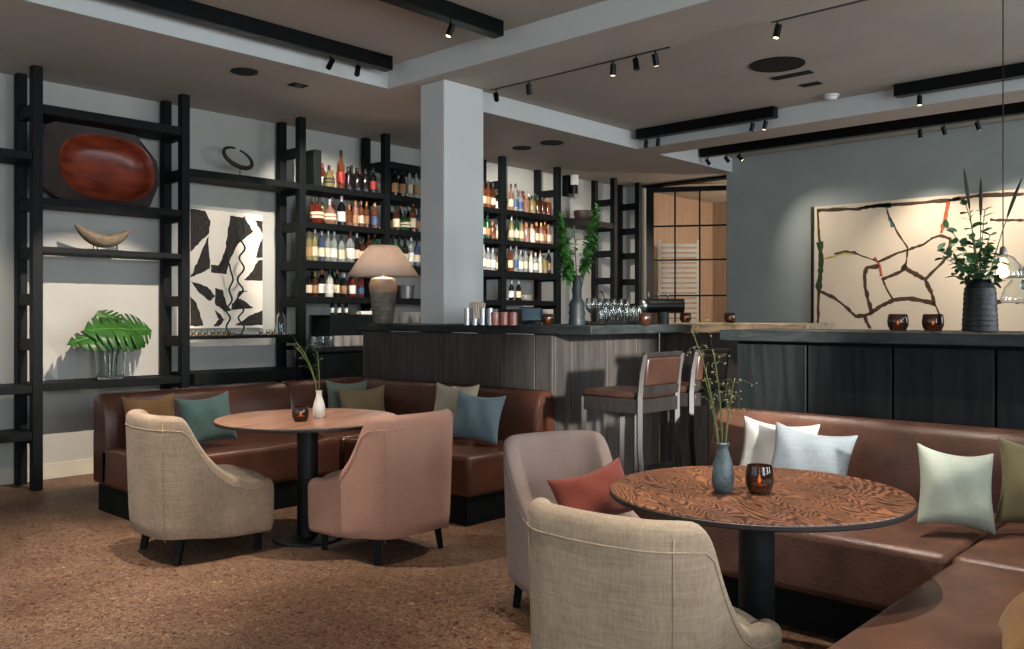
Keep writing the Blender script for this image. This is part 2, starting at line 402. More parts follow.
for a, b in wx_:
    mb = MB()
    for y in (a, (a+b)/2-.025, b-.05): mb.box(X0-.14, X0-.08, y, y+.05, .7, 2.9)
    mb.box(X0-.14, X0-.08, a+.05, b-.05, .7, .75); mb.box(X0-.14, X0-.08, a+.05, b-.05, 2.85, 2.9)
    o = struct(mb.build('window_%d' % n, M['blackmetal'], weld=False)); n += 1

# glazed black steel door, standing ajar into the corridor
def glazed_door():
    p0 = Vector((10.93, 7.36, 0)); d = Vector((.4946, -.8687, 0)).normalized(); W = 1.32; HT = 3.235
    ang = math.atan2(d.y, d.x)
    root = bpy.data.objects.new('door_1', None); col.objects.link(root); root.location = p0; root.rotation_euler = (0, 0, ang); struct(root)
    mb = MB(); mb.box(0, .11, -.03, .03, 0.01, HT); mb.box(W-.09, W, -.03, .03, .01, HT); mb.box(.11, W-.09, -.03, .03, HT-.07, HT); mb.box(.11, W-.09, -.03, .03, .01, .12)
    mb.build('door_frame', M['blackmetal'], root, weld=False)
    mb = MB()
    for x in (.42, .775): mb.box(x-.012, x+.012, -.02, .02, .12, HT-.07)
    for z in (.58, 1.12, 1.635, 2.16, 2.66): mb.box(.11, W-.09, -.019, .019, z-.012, z+.012)
    mb.build('glazing_bars', M['blackmetal'], root, weld=False)
    mb = MB(); mb.box(.11, W-.09, -.004, .004, .12, HT-.07)
    mb.build('glass_pane', M['winglass'], root)
glazed_door()
mb = MB(); mb.box(10.86, 11.05, 5.9, 5.96, 0, 3.14); mb.box(10.86, 11.05, 5.96, 7.40, 3.242, Z1-.002)
struct(mb.build('trim_2', M['black'], weld=False))
# corridor things
t = thing('slatted_radiator', (11.78, 7.33, 0), 'white slatted panel radiator standing behind the black glazed door', 'radiator', rz=math.radians(-47))
mb = MB(); mb.box(-.32, -.28, -.02, .02, 0, 2.52); mb.box(.28, .32, -.02, .02, 0, 2.52); mb.build('upright', M['white'], t, weld=False)
mb = MB()
for k in range(28): mb.box(-.28, .28, -.025, .005, .3+k*.078, .35+k*.078)
mb.build('slats', M['white'], t, weld=False)

# ================================================================ SHELVING
LAD = [1.20, 2.485, 3.68, 4.87, 5.92, 6.82, 7.72, 8.76, 10.0, 10.60]
ladnames = ['beyond the frame at far left', 'left of the red carved tray', 'between red tray and painting', 'right of the black and white painting', 'behind the lampshade',
 'hidden behind the pale column', 'just right of the pale column', 'beside the tall green plant on the bar', 'right of the black bowl', 'next to the glazed door']
def ladder(x, who):
    t = thing('shelf_ladder', (x, 7.24, 0), 'tall black timber ladder upright of the shelving, '+who, 'shelf upright', group=None)
    P1 = MB().box(-.037, .037, 0, .075, 0, Z1-.005).build('post', M['blackv'], t, bevel=.003)
    P2 = MB().box(-.037, .037, .335, .41, 0, Z1-.005).build('post', M['blackv'], t, bevel=.003)
    for z in (.40, .77, 1.12, 1.47, 1.83, 2.21, 2.57, 2.93):
        MB().box(-.03, .03, .075, .335, z-.045, z+.045).build('rung', M['black'], t)
for x, w in zip(LAD, ladnames): ladder(x, w)
SH = {}
def shelf(i, j, z, label, th=.06, y0=7.25, y1=7.60, x0=None, x1=None):
    a = (LAD[i]+.037) if x0 is None else x0; b = (LAD[j]-.037) if x1 is None else x1
    o = MB().box(0, b-a, 0, y1-y0, -th, 0).build('wall_shelf', M['black'], bevel=.003, loc=(a, y0, z))
    tag(o, label, 'shelf'); return o
shelf(0, 1, 2.60, 'black shelf at the far left edge of the picture, upper one')
shelf(0, 1, .81, 'black shelf at the far left edge of the picture, middle one')
shelf(0, 1, .45, 'black shelf at the far left edge of the picture, lowest one')
shelf(1, 2, 2.98, 'black shelf under the ceiling above the red carved tray', .075)
shelf(1, 2, 2.26, 'black shelf carrying the large red carved tray', .055)
shelf(1, 2, 1.88, 'thin black shelf carrying the crescent wooden sculpture', .045)
shelf(1, 2, .82, 'black shelf carrying the monstera leaves in a glass vase', .06)
shelf(2, 3, 2.63, 'black shelf above the black and white painting holding the ring sculpture', .065)
shelf(2, 3, 1.165, 'thin dark shelf below the black and white painting with small glasses', .03)
shelf(2, 3, .84, 'thick black shelf right above the left banquette, below the painting', .10, 7.16, 7.62)
# bays of bottles
ZB = [2.63, 2.26, 1.885, 1.53]
nm = ['top', 'second', 'third', 'lowest']
for i, j, bay in [(3, 4, 'left bottle bay beside the lampshade'), (4, 5, 'narrow bay between lampshade and column'), (5, 6, 'bay just right of the column'), (6, 7, 'bottle bay left of the tall green plant')]:
    for z, k in zip(ZB, nm):
        shelf(i, j, z, 'dark bottle shelf, %s in the %s' % (k, bay), .06 if k != 'third' else .08)
for i, j, bay in [(3, 4, 'left bottle bay'), (4, 5, 'bay between lampshade and column'), (5, 6, 'bay right of the column'), (6, 7, 'bay left of the tall plant')]:
    shelf(i, j, 1.045, 'dark worktop-height shelf at the bottom of the '+bay, .045)
shelf(4, 5, 2.98, 'high dark shelf above the bottles between lampshade and column', .07)
shelf(7, 8, 2.63, 'dark shelf holding the black round bowl', .08)

# back bar cabinet
t = thing('back_bar_cabinet', (4.79, 6.94, 0), 'low dark cabinet with worktop under the bottle shelves', 'cabinet')
MB().box(.02, 5.5, .03, .28, .08, 1.0).build('carcass', M['black'], t)
for k in range(8): MB().box(.03+k*.68, .03+k*.68+.66, .012, .03, .12, .97).build('door', M['panel'], t, bevel=.003)
MB().box(0, 5.52, 0, .295, 1.0, 1.045).build('worktop', M['ctop'], t, bevel=.004)
MB().box(.05, 5.45, .06, .26, 0, .08).build('plinth', M['black'], t)

# ================================================================ BAR
# left run: front faces -X at 4.90, then the return faces -Y at 4.09
def bar():
    t = thing('bar_counter', (4.87, 4.09, 0), 'dark oak panelled bar front with a corner, behind the left banquette and stools', 'bar')
    ys = [0, .17, .49, .82, 1.18, 1.57, 2.02, 2.22]
    for a, b in zip(ys[:-1], ys[1:]):
        MB().box(0, .03, a+.004, b-.004, .02, 1.205).build('panel', M['panelb'], t, bevel=.004)
    xs = [0.03, .22, .66, 1.06, 1.40]
    for a, b in zip(xs[:-1], xs[1:]):
        MB().box(a+.003, b-.003, 0.001, .03, .02, 1.205).build('panel', M['panelb'], t, bevel=.004)
    MB().box(.03, .06, .06, 2.12, .02, 1.2).build('carcass', M['black'], t)
    MB().box(.06, 1.42, .03, .06, .02, 1.2).build('carcass', M['black'], t)
    for a, b in ((-1.36, -.92), (-.92, -.46), (-.46, 0)):
        MB().box(1.40, 1.43, a+.003, b-.003, .02, 1.205).build('panel', M['panelb'], t, bevel=.004)
    MB().box(1.43, 1.46, -1.36, 0, .02, 1.2).build('carcass', M['black'], t)
bar()
# L-shaped worktop
mb = MB(); mb.prism([(4.82, 3.70, 1.212), (6.14, 3.70, 1.212), (6.14, 4.75, 1.212), (5.6, 4.75, 1.212), (5.6, 6.35, 1.212), (4.82, 6.35, 1.212)], (0, 0, .063))
o = mb.build('bar_countertop', M['ctop'], bevel=.006)
tag(o, 'dark wooden L-shaped bar top under the table lamp, vases and glasses', 'countertop')
# live-edge slab top of the recess
pts = []
random.seed(3)
for k in range(13):
    y = 2.76+k*(3.98-2.76)/12; pts.append((6.18+random.uniform(-.02, .02), y))
pts = pts+[(6.72, 3.98), (6.75, 3.4), (6.7, 2.9), (6.66, 2.76)]
mb = MB(); mb.prism([(x, y, 1.212) for x, y in pts], (0, 0, .076))
o = mb.build('timber_slab', M['slab'], bevel=.006)
tag(o, 'pale rough timber slab top running behind the stools to a free end', 'countertop')
# right run
t = thing('bar_counter', (4.72, 2.57, 0), 'black oak panelled bar front behind the right banquette', 'bar')
ys = [0, -.44, -.91, -1.40, -1.88, -2.36, -2.84, -3.1]
for a, b in zip(ys[:-1], ys[1:]):
    MB().box(.045, .075, b+.006, a-.006, .02, 1.18).build('panel', M['panel'], t, bevel=.004)
MB().box(.075, .66, -3.1, 0, .0, 1.195).build('carcass', M['black'], t)
o = MB().box(0, .72, 0, 3.2, 0, .065).build('bar_countertop', M['ctop'], bevel=.006, loc=(4.69, -.56, 1.197))
tag(o, 'dark wooden bar top on the right with the black vase on it', 'countertop')
ZC = 1.275; ZR = 1.262

# ================================================================ TRACK BEAMS
def beam(name_label, x0, x1, y0, y1, h=.11):
    o = MB().box(0, x1-x0, 0, y1-y0, -h, 0).build('track_beam', M['blackmetal'], bevel=.003, loc=(x0, y0, Z2-.002))
    return tag(o, name_label, 'beam')
beam('long black light beam on the ceiling at top left', -2.0, 4.60, 5.56, 5.66)
beam('black light beam on the ceiling at the top, ending above the column', -2.0, 4.58, 4.30, 4.40)
beam('black light beam on the ceiling over the near tables, above the frame', -2.0, 4.58, 1.60, 1.70)  # assumed beam, added to carry the near spots
beam('short black light beam right of the middle of the ceiling', 8.28, 8.38, 4.05, 5.72)
beam('black light beam at the right edge of the ceiling, upper one', 8.26, 8.36, -2.5, 2.87)
beam('long black light beam closest to the wall with the big painting', 9.78, 9.88, -2.5, 5.78)
o = MB().box(0, .03, 0, 1.78, -.02, 0).build('ceiling_track', M['blackmetal'], loc=(5.375, 3.44, Z1+.02))
tag(o, 'thin black lighting track along the ceiling beam beside the column', 'track')
o = MB().box(0, .03, 0, 1.4, -.02, 0).build('ceiling_track', M['blackmetal'], loc=(5.375, 1.25, Z1+.02))
tag(o, 'thin black lighting track at the top edge right of the middle', 'track')

def spot(p, aim, label, light=None, energy=0, angle=40, colr=(1, .86, .68), stem=.03, blend=.5, soft=.02):
    """p: hanging point; aim: target"""
    t = thing('track_spotlight', p, label, 'spotlight')
    d = (Vector(aim)-Vector(p)).normalized()
    c = Vector((0, 0, -stem-.035))
    MB().cyl((0, 0, 0), (0, 0, -stem-.03), .006, 8).build('stem', M['blackmetal'], t, smooth=True, angle=40)
    MB().cyl(c-d*.045, c+d*.04, .0225, 16).build('lamp_head', M['blackmetal'], t, smooth=True, angle=40)
    MB().cyl(c+d*.04, c+d*.042, .016, 16).build('lens', M['spotlens'] if light else M['steel'], t, smooth=True, angle=40)
    if light:
        L = bpy.data.lights.new('spot_light', 'SPOT'); L.energy = energy*SPK; L.spot_size = math.radians(angle); L.spot_blend = blend
        L.color = colr; L.shadow_soft_size = soft
        o = bpy.data.objects.new('spot_light', L); col.objects.link(o); o.parent = t
        o.location = c+d*.09; o.rotation_euler = d.to_track_quat('-Z', 'Y').to_euler()
    return t
W_ = (1, .88, .76); SPK = 4.0
ZS = Z2-.112
spot((.95, 5.61, ZS), (1.6, 7.7, 1.0), 'black spotlight at the top left corner under the long beam', 1, 45, 50)
spot((4.02, 5.61, ZS), (4.3, 7.7, 1.75), 'left of the two spotlights at the left beam end', 1, 40, 34, W_)
spot((4.28, 5.61, ZS), (5.4, 7.6, 2.1), 'right of the two spotlights at the left beam end', 1, 100, 50, W_)
spot((3.05, 4.35, ZS), (3.05, 7.7, 1.0), 'black spotlight with bright lens at the top edge of the picture', 1, 210, 32, (1, .82, .68), blend=.35, soft=.012)
spot((4.10, 4.35, ZS), (3.3, 4.9, .7), 'black spotlight near the end of the second ceiling beam', 1, 60, 50, W_)
spot((5.39, 5.15, Z1-.004), (8.3, 7.5, 2.0), 'black tilted spotlight right beside the top of the column', 1, 230, 46, W_)
spot((5.39, 4.78, Z1-.004), (6.5, 5.4, 0), 'second spotlight from the column on the thin track')
spot((5.39, 3.93, Z1-.004), (5.6, 4.2, 1.2), 'leftmost of the three spotlights in a row on the thin track', 1, 15, 50, W_)
spot((5.39, 3.72, Z1-.004), (5, 3, 0), 'middle of the three spotlights in a row on the thin track')
spot((5.39, 3.55, Z1-.004), (6.2, 3.7, 1.2), 'rightmost of the three spotlights on the thin track, lens bright', 1, 40, 60, W_)
spot((5.39, 2.61, Z1-.004), (5.05, 3.0, .8), 'lone spotlight with bright lens at the top right, end of track', 1, 60, 70, W_)
for px, py, lb in [(646, 134, 'first spotlight from the left under the short right beam'), (658, 132, 'second spotlight from the left under the short right beam'), (752, 118, 'third spotlight from the left under the short right beam'), (765, 116, 'rightmost spotlight under the short right beam')]:
    p = onX(px, py, 8.33); spot((8.33, p.y, ZS), (9.0 if px < 700 else 8.3, p.y+.8, 0), lb, px in (765,), 40, 60, W_)
p = onX(908, 96, 8.31); spot((8.31, p.y-.1, ZS), (8.2, p.y-.1, 0), 'spotlight hanging at the end of the upper right beam', 1, 40, 60, W_)
for px, tgt, lb, lit in [(708, 4.9, 'first spotlight from the left under the long right beam', 0), (727, 4.4, 'second spotlight from the left under the long right beam', 0), (740, 4.0, 'third spotlight under the long right beam, bright lens', 1), (920, 3.3, 'left of the three spotlights above the big painting', 1), (944, 2.6, 'middle of the three spotlights above the big painting', 0), (978, 2.2, 'right of the three spotlights above the big painting', 1)]:
    p = onX(px, 150, 9.83); spot((9.83, p.y, ZS), (10.67, tgt, 1.6), lb, lit, 20 if px < 800 else 34, 80, W_, blend=1.0)
# assumed spots out of the frame, added to light tables, seats and floor
spot((2.95, 1.65, ZS), (3.05, 1.5, .7), 'spotlight above the frame over the near round table', 1, 75, 62, W_, blend=.7)
spot((1.6, 1.65, ZS), (2.2, 1.5, .3), 'spotlight above the frame over the pale linen armchair', 1, 50, 60, W_, blend=.8)
spot((2.2, 4.35, ZS), (2.4, 4.3, 0), 'spotlight above the frame over the left linen armchair', 1, 85, 62, W_, blend=.8)
spot((1.1, 4.35, ZS), (1.5, 4.9, 0), 'spotlight above the frame over the open floor', 1, 85, 62, W_, blend=.8)
spot((4.15, 1.65, ZS), (4.3, 1.6, .5), 'spotlight above the frame over the right banquette', 1, 45, 70, W_, blend=.8)

# ceiling speakers and vents
def disc(p, r, m, name, label, cat, th=.008):
    o = MB().lathe([(r, -th), (r, 0)], n=32).build(name, m, smooth=True, angle=40, loc=p); return tag(o, label, cat)
disc((6.94, 3.36, Z2), .225, M['grill'], 'ceiling_speaker', 'large round black grille in the ceiling near the top right', 'speaker')
disc((3.65, 6.23, Z1), .105, M['grill'], 'ceiling_speaker', 'round black ceiling speaker, left one above the first shelves', 'speaker')
disc((7.48, 6.29, Z1), .13, M['grill'], 'ceiling_speaker', 'round black ceiling speaker above the bottle shelves right of the column', 'speaker')
disc((7.47, 6.73, Z1), .11, M['grill'], 'ceiling_speaker', 'smaller dark ceiling disc closer to the bottle shelves', 'speaker')
o = MB().box(-.07, .07, -.05, .05, -.008, 0).build('ceiling_vent', M['grill'], bevel=.002, loc=(4.17, 6.27, Z1)); tag(o, 'small dark recessed fitting in the ceiling above the painting', 'vent')
MB().lathe([(.035, -.014), (.035, -.004)], n=16).build('lens', M['steel'], o)
p = onZ(792, 75, Z2); o = MB().box(-.05, .05, -.18, .18, -.008, 0).build('ceiling_vent', M['grill'], bevel=.002, loc=p); tag(o, 'long black slot vent beside the large round grille', 'vent')
p = onZ(811, 84, Z2); o = MB().box(-.05, .05, -.09, .09, -.008, 0).build('ceiling_vent', M['grill'], bevel=.002, loc=p); tag(o, 'short black slot vent beside the smoke detector', 'vent')
p = onZ(831, 95, Z2); o = MB().lathe([(.03, -.05), (.05, -.045), (.06, -.02), (.075, -.018), (.075, 0)], n=24).build('smoke_detector', M['white'], smooth=True, angle=40, loc=p); tag(o, 'small white smoke detector on the ceiling at right', 'smoke detector')

# ================================================================ BANQUETTES
def backrest_run(mb_len, th=.17, z0=.19, z1=.81, bulge=.03, n=28):
    """profile swept along local +x; front faces -y; rear plane at y=0, rounded top and ends"""
    prof = [(0, z0)]
    prof += [(0, z1-.06), (-.012, z1-.02), (-.05, z1), (-th*.62, z1+.002), (-th*.85, z1-.012), (-th, z1-.045), (-th-bulge, z1-.16), (-th-bulge-.015, .48), (-th-bulge, z0)]
    mb = MB(); L = mb_len
    st = [(0, .93), (.01, .975), (.03, 1)]+[(.03+(L-.06)*k/6, 1) for k in range(1, 6)]+[(L-.03, 1), (L-.01, .975), (L, .93)]
    cy, cz = -th*.5, (z0+z1)/2
    rows = []
    vs = []; fs = []
    for x, s in st:
        for y, z in prof: vs.append((x, cy+(y-cy)*s, cz+(z-cz)*s))
    k = len(prof)
    for i in range(len(st)-1):
        for j in range(k):
            a = i*k+j; b = i*k+(j+1) % k
            fs.append((a, b, b+k, a+k))
    fs.append(tuple(range(k))); fs.append(tuple((len(st)-1)*k+j for j in reversed(range(k))))
    return mb.add(vs, fs)
def banq_seat(x0, x1, y0, y1, t, m, name='seat', z0=.18, z1=.45):
    return MB().box(x0, x1, y0, y1, z0, z1).build(name, m, t, bevel=.035, seg=4)
L = M['leather']
# left banquette : along the shelves (faces -Y) then along the bar (faces -X)
t = thing('banquette', (2.5, 6.25, 0), 'brown leather corner banquette in front of the shelves and the bar', 'sofa')
MB().box(.03, 2.2, -.93, -.02, 0, .18).build('plinth', M['black'], t)
MB().box(1.42, 2.3, -2.25, -.931, 0, .18).build('plinth', M['black'], t)
for a, b in ((0, 1.40),): banq_seat(a, b, -.95, -.12, t, L)
banq_seat(1.403, 2.30, -.95, -.12, t, L)
banq_seat(1.40, 2.30, -1.60, -.953, t, L)
banq_seat(1.40, 2.30, -2.28, -1.603, t, L)
o = backrest_run(1.46).build('backrest', L, t, smooth=True, angle=50, loc=(0, 0, 0))
o = backrest_run(.86).build('backrest', L, t, smooth=True, angle=50, loc=(1.463, 0.02, 0))
o = backrest_run(1.10).build('backrest', L, t, smooth=True, angle=50, loc=(2.345, -.13, 0), rz=-PI/2)
o = backrest_run(.97).build('backrest', L, t, smooth=True, angle=50, loc=(2.345, -1.233, 0), rz=-PI/2)
# right banquette
L2 = M['leather2']
t = thing('banquette', (4.66, 2.55, 0), 'tan leather L-shaped banquette around the near table at right', 'sofa')
MB().box(-1.05, -.05, -2.9, -.03, 0, .18).build('plinth', M['black'], t)
MB().box(-3.1, -1.05, -2.35, -1.62, 0, .18).build('plinth', M['black'], t)
banq_seat(-1.15, -.16, -1.53, 0, t, L2)
banq_seat(-1.15, -.16, -2.45, -1.533, t, L2)
banq_seat(-3.15, -1.153, -2.45, -1.55, t, L2)
backrest_run(1.62, th=.2, z1=.815).build('backrest', L2, t, smooth=True, angle=50, loc=(0, 0, 0), rz=-PI/2)
backrest_run(.98, th=.2, z1=.815).build('backrest', L2, t, smooth=True, angle=50, loc=(0, -1.623, 0), rz=-PI/2)
backrest_run(3.1, th=.2, z1=.815).build('backrest', L2, t, smooth=True, angle=50, loc=(-.02, -2.61, 0), rz=PI)

# ================================================================ TABLES
def round_table(loc, r, z, topm, label, rz=0):
    t = thing('round_table', loc, label, 'table', rz)
    MB().lathe([(r*.97, z-.024), (r-.004, z-.022), (r, z-.018), (r, z-.006), (r-.003, z-.0035)], n=72).build('table_edge', M['tableedge'], t, smooth=True, angle=40)
    MB().lathe([(r-.003, z-.0035), (r-.004, z)], n=72).build('tabletop', topm, t, smooth=True, angle=40)
    MB().lathe([(.062, .022), (.062, z-.028)], n=28).build('pedestal', M['iron'], t, smooth=True, angle=40)
    MB().lathe([(.17, z-.030), (.17, z-.024)], n=28).build('mounting_plate', M['iron'], t, smooth=True, angle=40)
    MB().lathe([(.21, 0), (.21, .012), (.205, .016), (.07, .022)], n=40).build('foot_plate', M['iron'], t, smooth=True, angle=30)
    return t
T1 = Vector((3.06, 4.50, 0)); T2 = Vector((2.865, 1.465, 0))
ZT = .73
round_table(T1, .54, ZT, M['tabletop2'], 'round wooden pedestal table by the left corner banquette', .3)
round_table(T2, .517, ZT, M['tabletop'], 'near round pedestal table with strongly grained brown wood top', .9)

# ================================================================ ARMCHAIRS
def armchair(loc, rz, m, label, wl=None):
    t = thing('armchair', loc, label, 'armchair', rz)
    XF, XB, W = .31, -.34, .31
    R = .17
    # outer plan path: +y front -> back -> -y front
    path = []
    def side(s): return [(XF-(XF-(XB+R))*k/14.0, s*(W-.012*(k/14.0))) for k in range(15)]
    lft = side(1)
    path += lft
    for k in range(1, 9):
        a = PI/2*k/9; path.append((XB+R-R*math.sin(a), (W-.012-R)+R*math.cos(a)))
    for k in range(9): path.append((XB-.012*math.sin(PI*k/8), (W-.012-R)*(1-2*k/8.0)))
    for k in range(1, 9):
        a = PI/2*(1-k/9.0); path.append((XB+R-R*math.sin(a), -((W-.012-R)+R*math.cos(a))))
    path += list(reversed(side(-1)))
    def ht(x):
        u = (x-(XB+.13))/(.50)
        if u < 0: return .80
        u = min(u, 1)
        s = 1-u
        h = .42+.38*s**2.9
        return min(.80, h)
    N = len(path); th = .085
    vs = []; fs = []
    zb = .075
    for i, (x, y) in enumerate(path):
        p0 = Vector((*path[max(i-1, 0)], 0)); p1 = Vector((*path[min(i+1, N-1)], 0)); d = (p1-p0).normalized()
        nrm = Vector((-d.y, d.x, 0)); nrm = -nrm
        if nrm.dot(Vector((x-.05, y, 0))) < 0: nrm = -nrm
        h = ht(x); 
        if x < XB+.13: h += .012*math.sin(min(1, (XB+.13-x)/.1)*PI/2)*(1 if abs(y) > .1 else 1)
        fr = 1.0
        if x > XF-.04: fr = 1-.35*((x-(XF-.04))/.04)**2
        tt = th
        flare = lambda z: .022*((z-zb)/.67)*(1 if x < 0 else .4)
        rows = []
        for k in range(6):
            z = zb+(h-tt*.5-zb)*k/5.0
            rows.append((flare(z)-.012*(k == 0), z))
        for k in range(1, 6):
            a = PI*k/6; rows.append((flare(h)-tt*.5+tt*.5*math.cos(a), h-tt*.5+tt*.5*math.sin(a)*fr))
        rows.append((flare(h)-tt, h-tt*.5)); rows.append((flare(h)*.5-tt-.015, (h-tt*.5+.36)/2)); rows.append((-tt-.02, .34))
        for o_, z in rows: vs.append(Vector((x, y, z))+nrm*(o_))
    K = 14
    for i in range(N-1):
        for j in range(K-1):
            fs.append((i*K+j, i*K+j+1, (i+1)*K+j+1, (i+1)*K+j))
        fs.append((i*K+K-1, i*K, (i+1)*K, (i+1)*K+K-1))
    fs.append(tuple(range(K))); fs.append(tuple((N-1)*K+j for j in reversed(range(K))))
    MB().add(vs, fs).build('backrest_and_arms', m, t, smooth=True, angle=60, sub=1)
    K_ = 14
    MB().tube([Vector(vs[i*K_+4])*.25+Vector(vs[i*K_+5])*.75 for i in range(1, N-1)], .003, 6).build('welt', m, t, smooth=True)
    for i in (19, N-20): MB().tube([vs[i*K_+j] for j in range(0, 6)][::-1][:-1]+[Vector(vs[i*K_])*.75+Vector(vs[i*K_+1])*.25+Vector((0, 0, .02))], .0022, 6).build('seam', m, t, smooth=True)
    # seat
    def sf(u, v):
        return None
    mb = MB(); n1 = 14; w2 = W-.055; xa, xb = XB+.07, XF+.015
    vs = []; fs = []
    top = []
    for i in range(n1+1):
        for j in range(n1+1):
            u = i/n1; v = j/n1*2-1
            x = xa+(xb-xa)*u; y = v*w2
            if u > .8: y *= 1-.06*((u-.8)/.2)**2
            e = (1-abs(v)**6)*(1-max(0, (u-.78)/.22)**3)
            z = .39+.06*e
            vs.append((x, y, z)); 
    for i in range(n1):
        for j in range(n1):
            a = i*(n1+1)+j; fs.append((a, a+n1+1, a+n1+2, a+1))
    # front apron
    base = len(vs); front = [n1*(n1+1)+j for j in range(n1+1)]
    for z, dx in ((.34, .018), (.25, .014), (.075, 0)):
        for j in range(n1+1):
            x, y, _ = vs[n1*(n1+1)+j]
            vs.append((x+dx, y*1.0, z))
    prev = front
    for r_ in range(3):
        cur = [base+r_*(n1+1)+j for j in range(n1+1)]
        for j in range(n1): fs.append((prev[j], cur[j], cur[j+1], prev[j+1]))
        prev = cur
    MB().add(vs, fs).build('seat', m, t, smooth=True, sub=1)
    MB().box(XB+.10, XF-.04, -W+.09, W-.09, .13, .16).build('seat_base', M['black'], t)
    for sx, sy in ((XB+.13, 1), (XB+.13, -1), (XF-.07, 1), (XF-.07, -1)):
        dx = -.04 if sx < 0 else .0
        MB().tube([(sx+dx*.6, sy*(.235+.0), 0), (sx, sy*.228, .135)], [.022, .028], 4).build('leg', M['black'], t)
    # piped seam down the back corners
    mb = MB()
    for s in (1,):
        for yy in (.5*W, ):
            pass
    return t
armchair((2.50, 4.75, 0), math.radians(-4), M['linen'], 'beige linen armchair seen from behind, left of the left table')
armchair((3.22, 3.98, 0), math.radians(91), M['pink'], 'dusty pink armchair seen from behind, right of the left table')
armchair((2.235, 1.485, 0), math.radians(4), M['linen2'], 'pale linen armchair seen from behind in the near foreground').scale = (.96, .94, 1)
armchair((3.13, 2.46, 0), math.radians(-108), M['taupe'], 'taupe armchair with a rust cushion, facing the near table').scale = (.94, .90, .97)

# ================================================================ CUSHIONS
def cushion(loc, rz, tilt, w, h, th, m, label, roll=0, soft=0):
    """stands on its lower edge at loc; front normal is local -y; tilt leans it back (+y)"""
    mb = MB(); n = 15
    def pt(u, v, s):
        u = u*2-1; v = v*2-1
        k = .115
        x = u*w/2*(1-k*(1-v*v)); z = v*h/2*(1-k*(1-u*u))
        e = max(0, (1-u**2)*(1-v**2))**.42
        y = s*th/2*e+.006*math.sin(7*u+3*v+soft)*e+.01*math.sin(4*v-2*u+soft)*e
        z += -.02*(1-u*u)*max(0, v)**2
        return Vector((x, y, z))
    mb.grid(lambda u, v: pt(u, v, 1), n, n); mb.grid(lambda u, v: pt(u, v, -1), n, n)
    Mx = Matrix.Rotation(-tilt, 4, 'X') @ Matrix.Rotation(roll, 4, 'Y')
    low = min((Mx @ Vector(p)).z for p in mb.v)
    mb.v = [tuple((Mx @ Vector(p))-Vector((0, 0, low))) for p in mb.v]
    o = mb.build('cushion', m, smooth=True, sub=1, loc=loc, rz=rz)
    return tag(o, label, 'cushion')
R_ = math.radians
ZSE = .452
# facing -Y (leaning on the shelves-side back, front at Y~6.05)
cushion((2.76, 5.93, ZSE), R_(0), R_(14), .40, .37, .13, M['c_brown'], 'ochre brown cushion behind the teal one, left end of left banquette', soft=1)
cushion((2.99, 5.58, ZSE), R_(-8), R_(18), .39, .37, .14, M['c_teal'], 'grey teal cushion on the left banquette behind the linen armchair', soft=2, roll=R_(-5))
cushion((4.40, 5.90, ZSE), R_(-6), R_(10), .42, .37, .12, M['c_sage'], 'sage green cushion behind the olive one in the banquette corner', soft=3, roll=R_(3))
cushion((4.34, 5.62, ZSE), R_(-22), R_(10), .42, .34, .12, M['c_olive'], 'olive brown cushion in the corner behind the left table', soft=4, roll=R_(-2))
cushion((4.47, 4.70, ZSE), R_(-80), R_(14), .42, .42, .13, M['c_cream'], 'cream cushion behind the blue one on the left banquette', soft=5)
cushion((4.33, 4.32, ZSE), R_(-72), R_(17), .41, .37, .13, M['c_blue'], 'blue grey cushion on the right end of the left banquette', soft=6, roll=R_(4))
# right banquette
cushion((4.27, 2.07, ZSE), R_(-86), R_(14), .44, .37, .12, M['c_white'], 'white cushion behind the grey one at the right banquette', soft=7, roll=R_(2))
cushion((4.15, 1.84, ZSE), R_(-80), R_(18), .43, .35, .12, M['c_grey'], 'pale grey blue cushion on the right banquette behind the near table', soft=8, roll=R_(6))
cushion((3.88, 1.10, ZSE), R_(-50), R_(20), .33, .36, .13, M['c_mint'], 'pale mint linen cushion near the right banquette seam', soft=9, roll=R_(8))
cushion((4.12, .80, ZSE), R_(-66), R_(16), .44, .38, .14, M['c_moss'], 'moss olive cushion at the right edge behind the mint one', soft=10, roll=R_(5))
cushion((2.62, .50, ZSE), R_(-165), R_(50), .40, .36, .13, M['c_brown'], 'ochre cushion cut by the bottom right corner of the picture', soft=11)
cushion((2.99, 2.28, .435), R_(-16), R_(24), .44, .26, .12, M['c_rust'], 'rust red lumbar cushion on the seat of the taupe armchair', soft=12, roll=R_(-9))

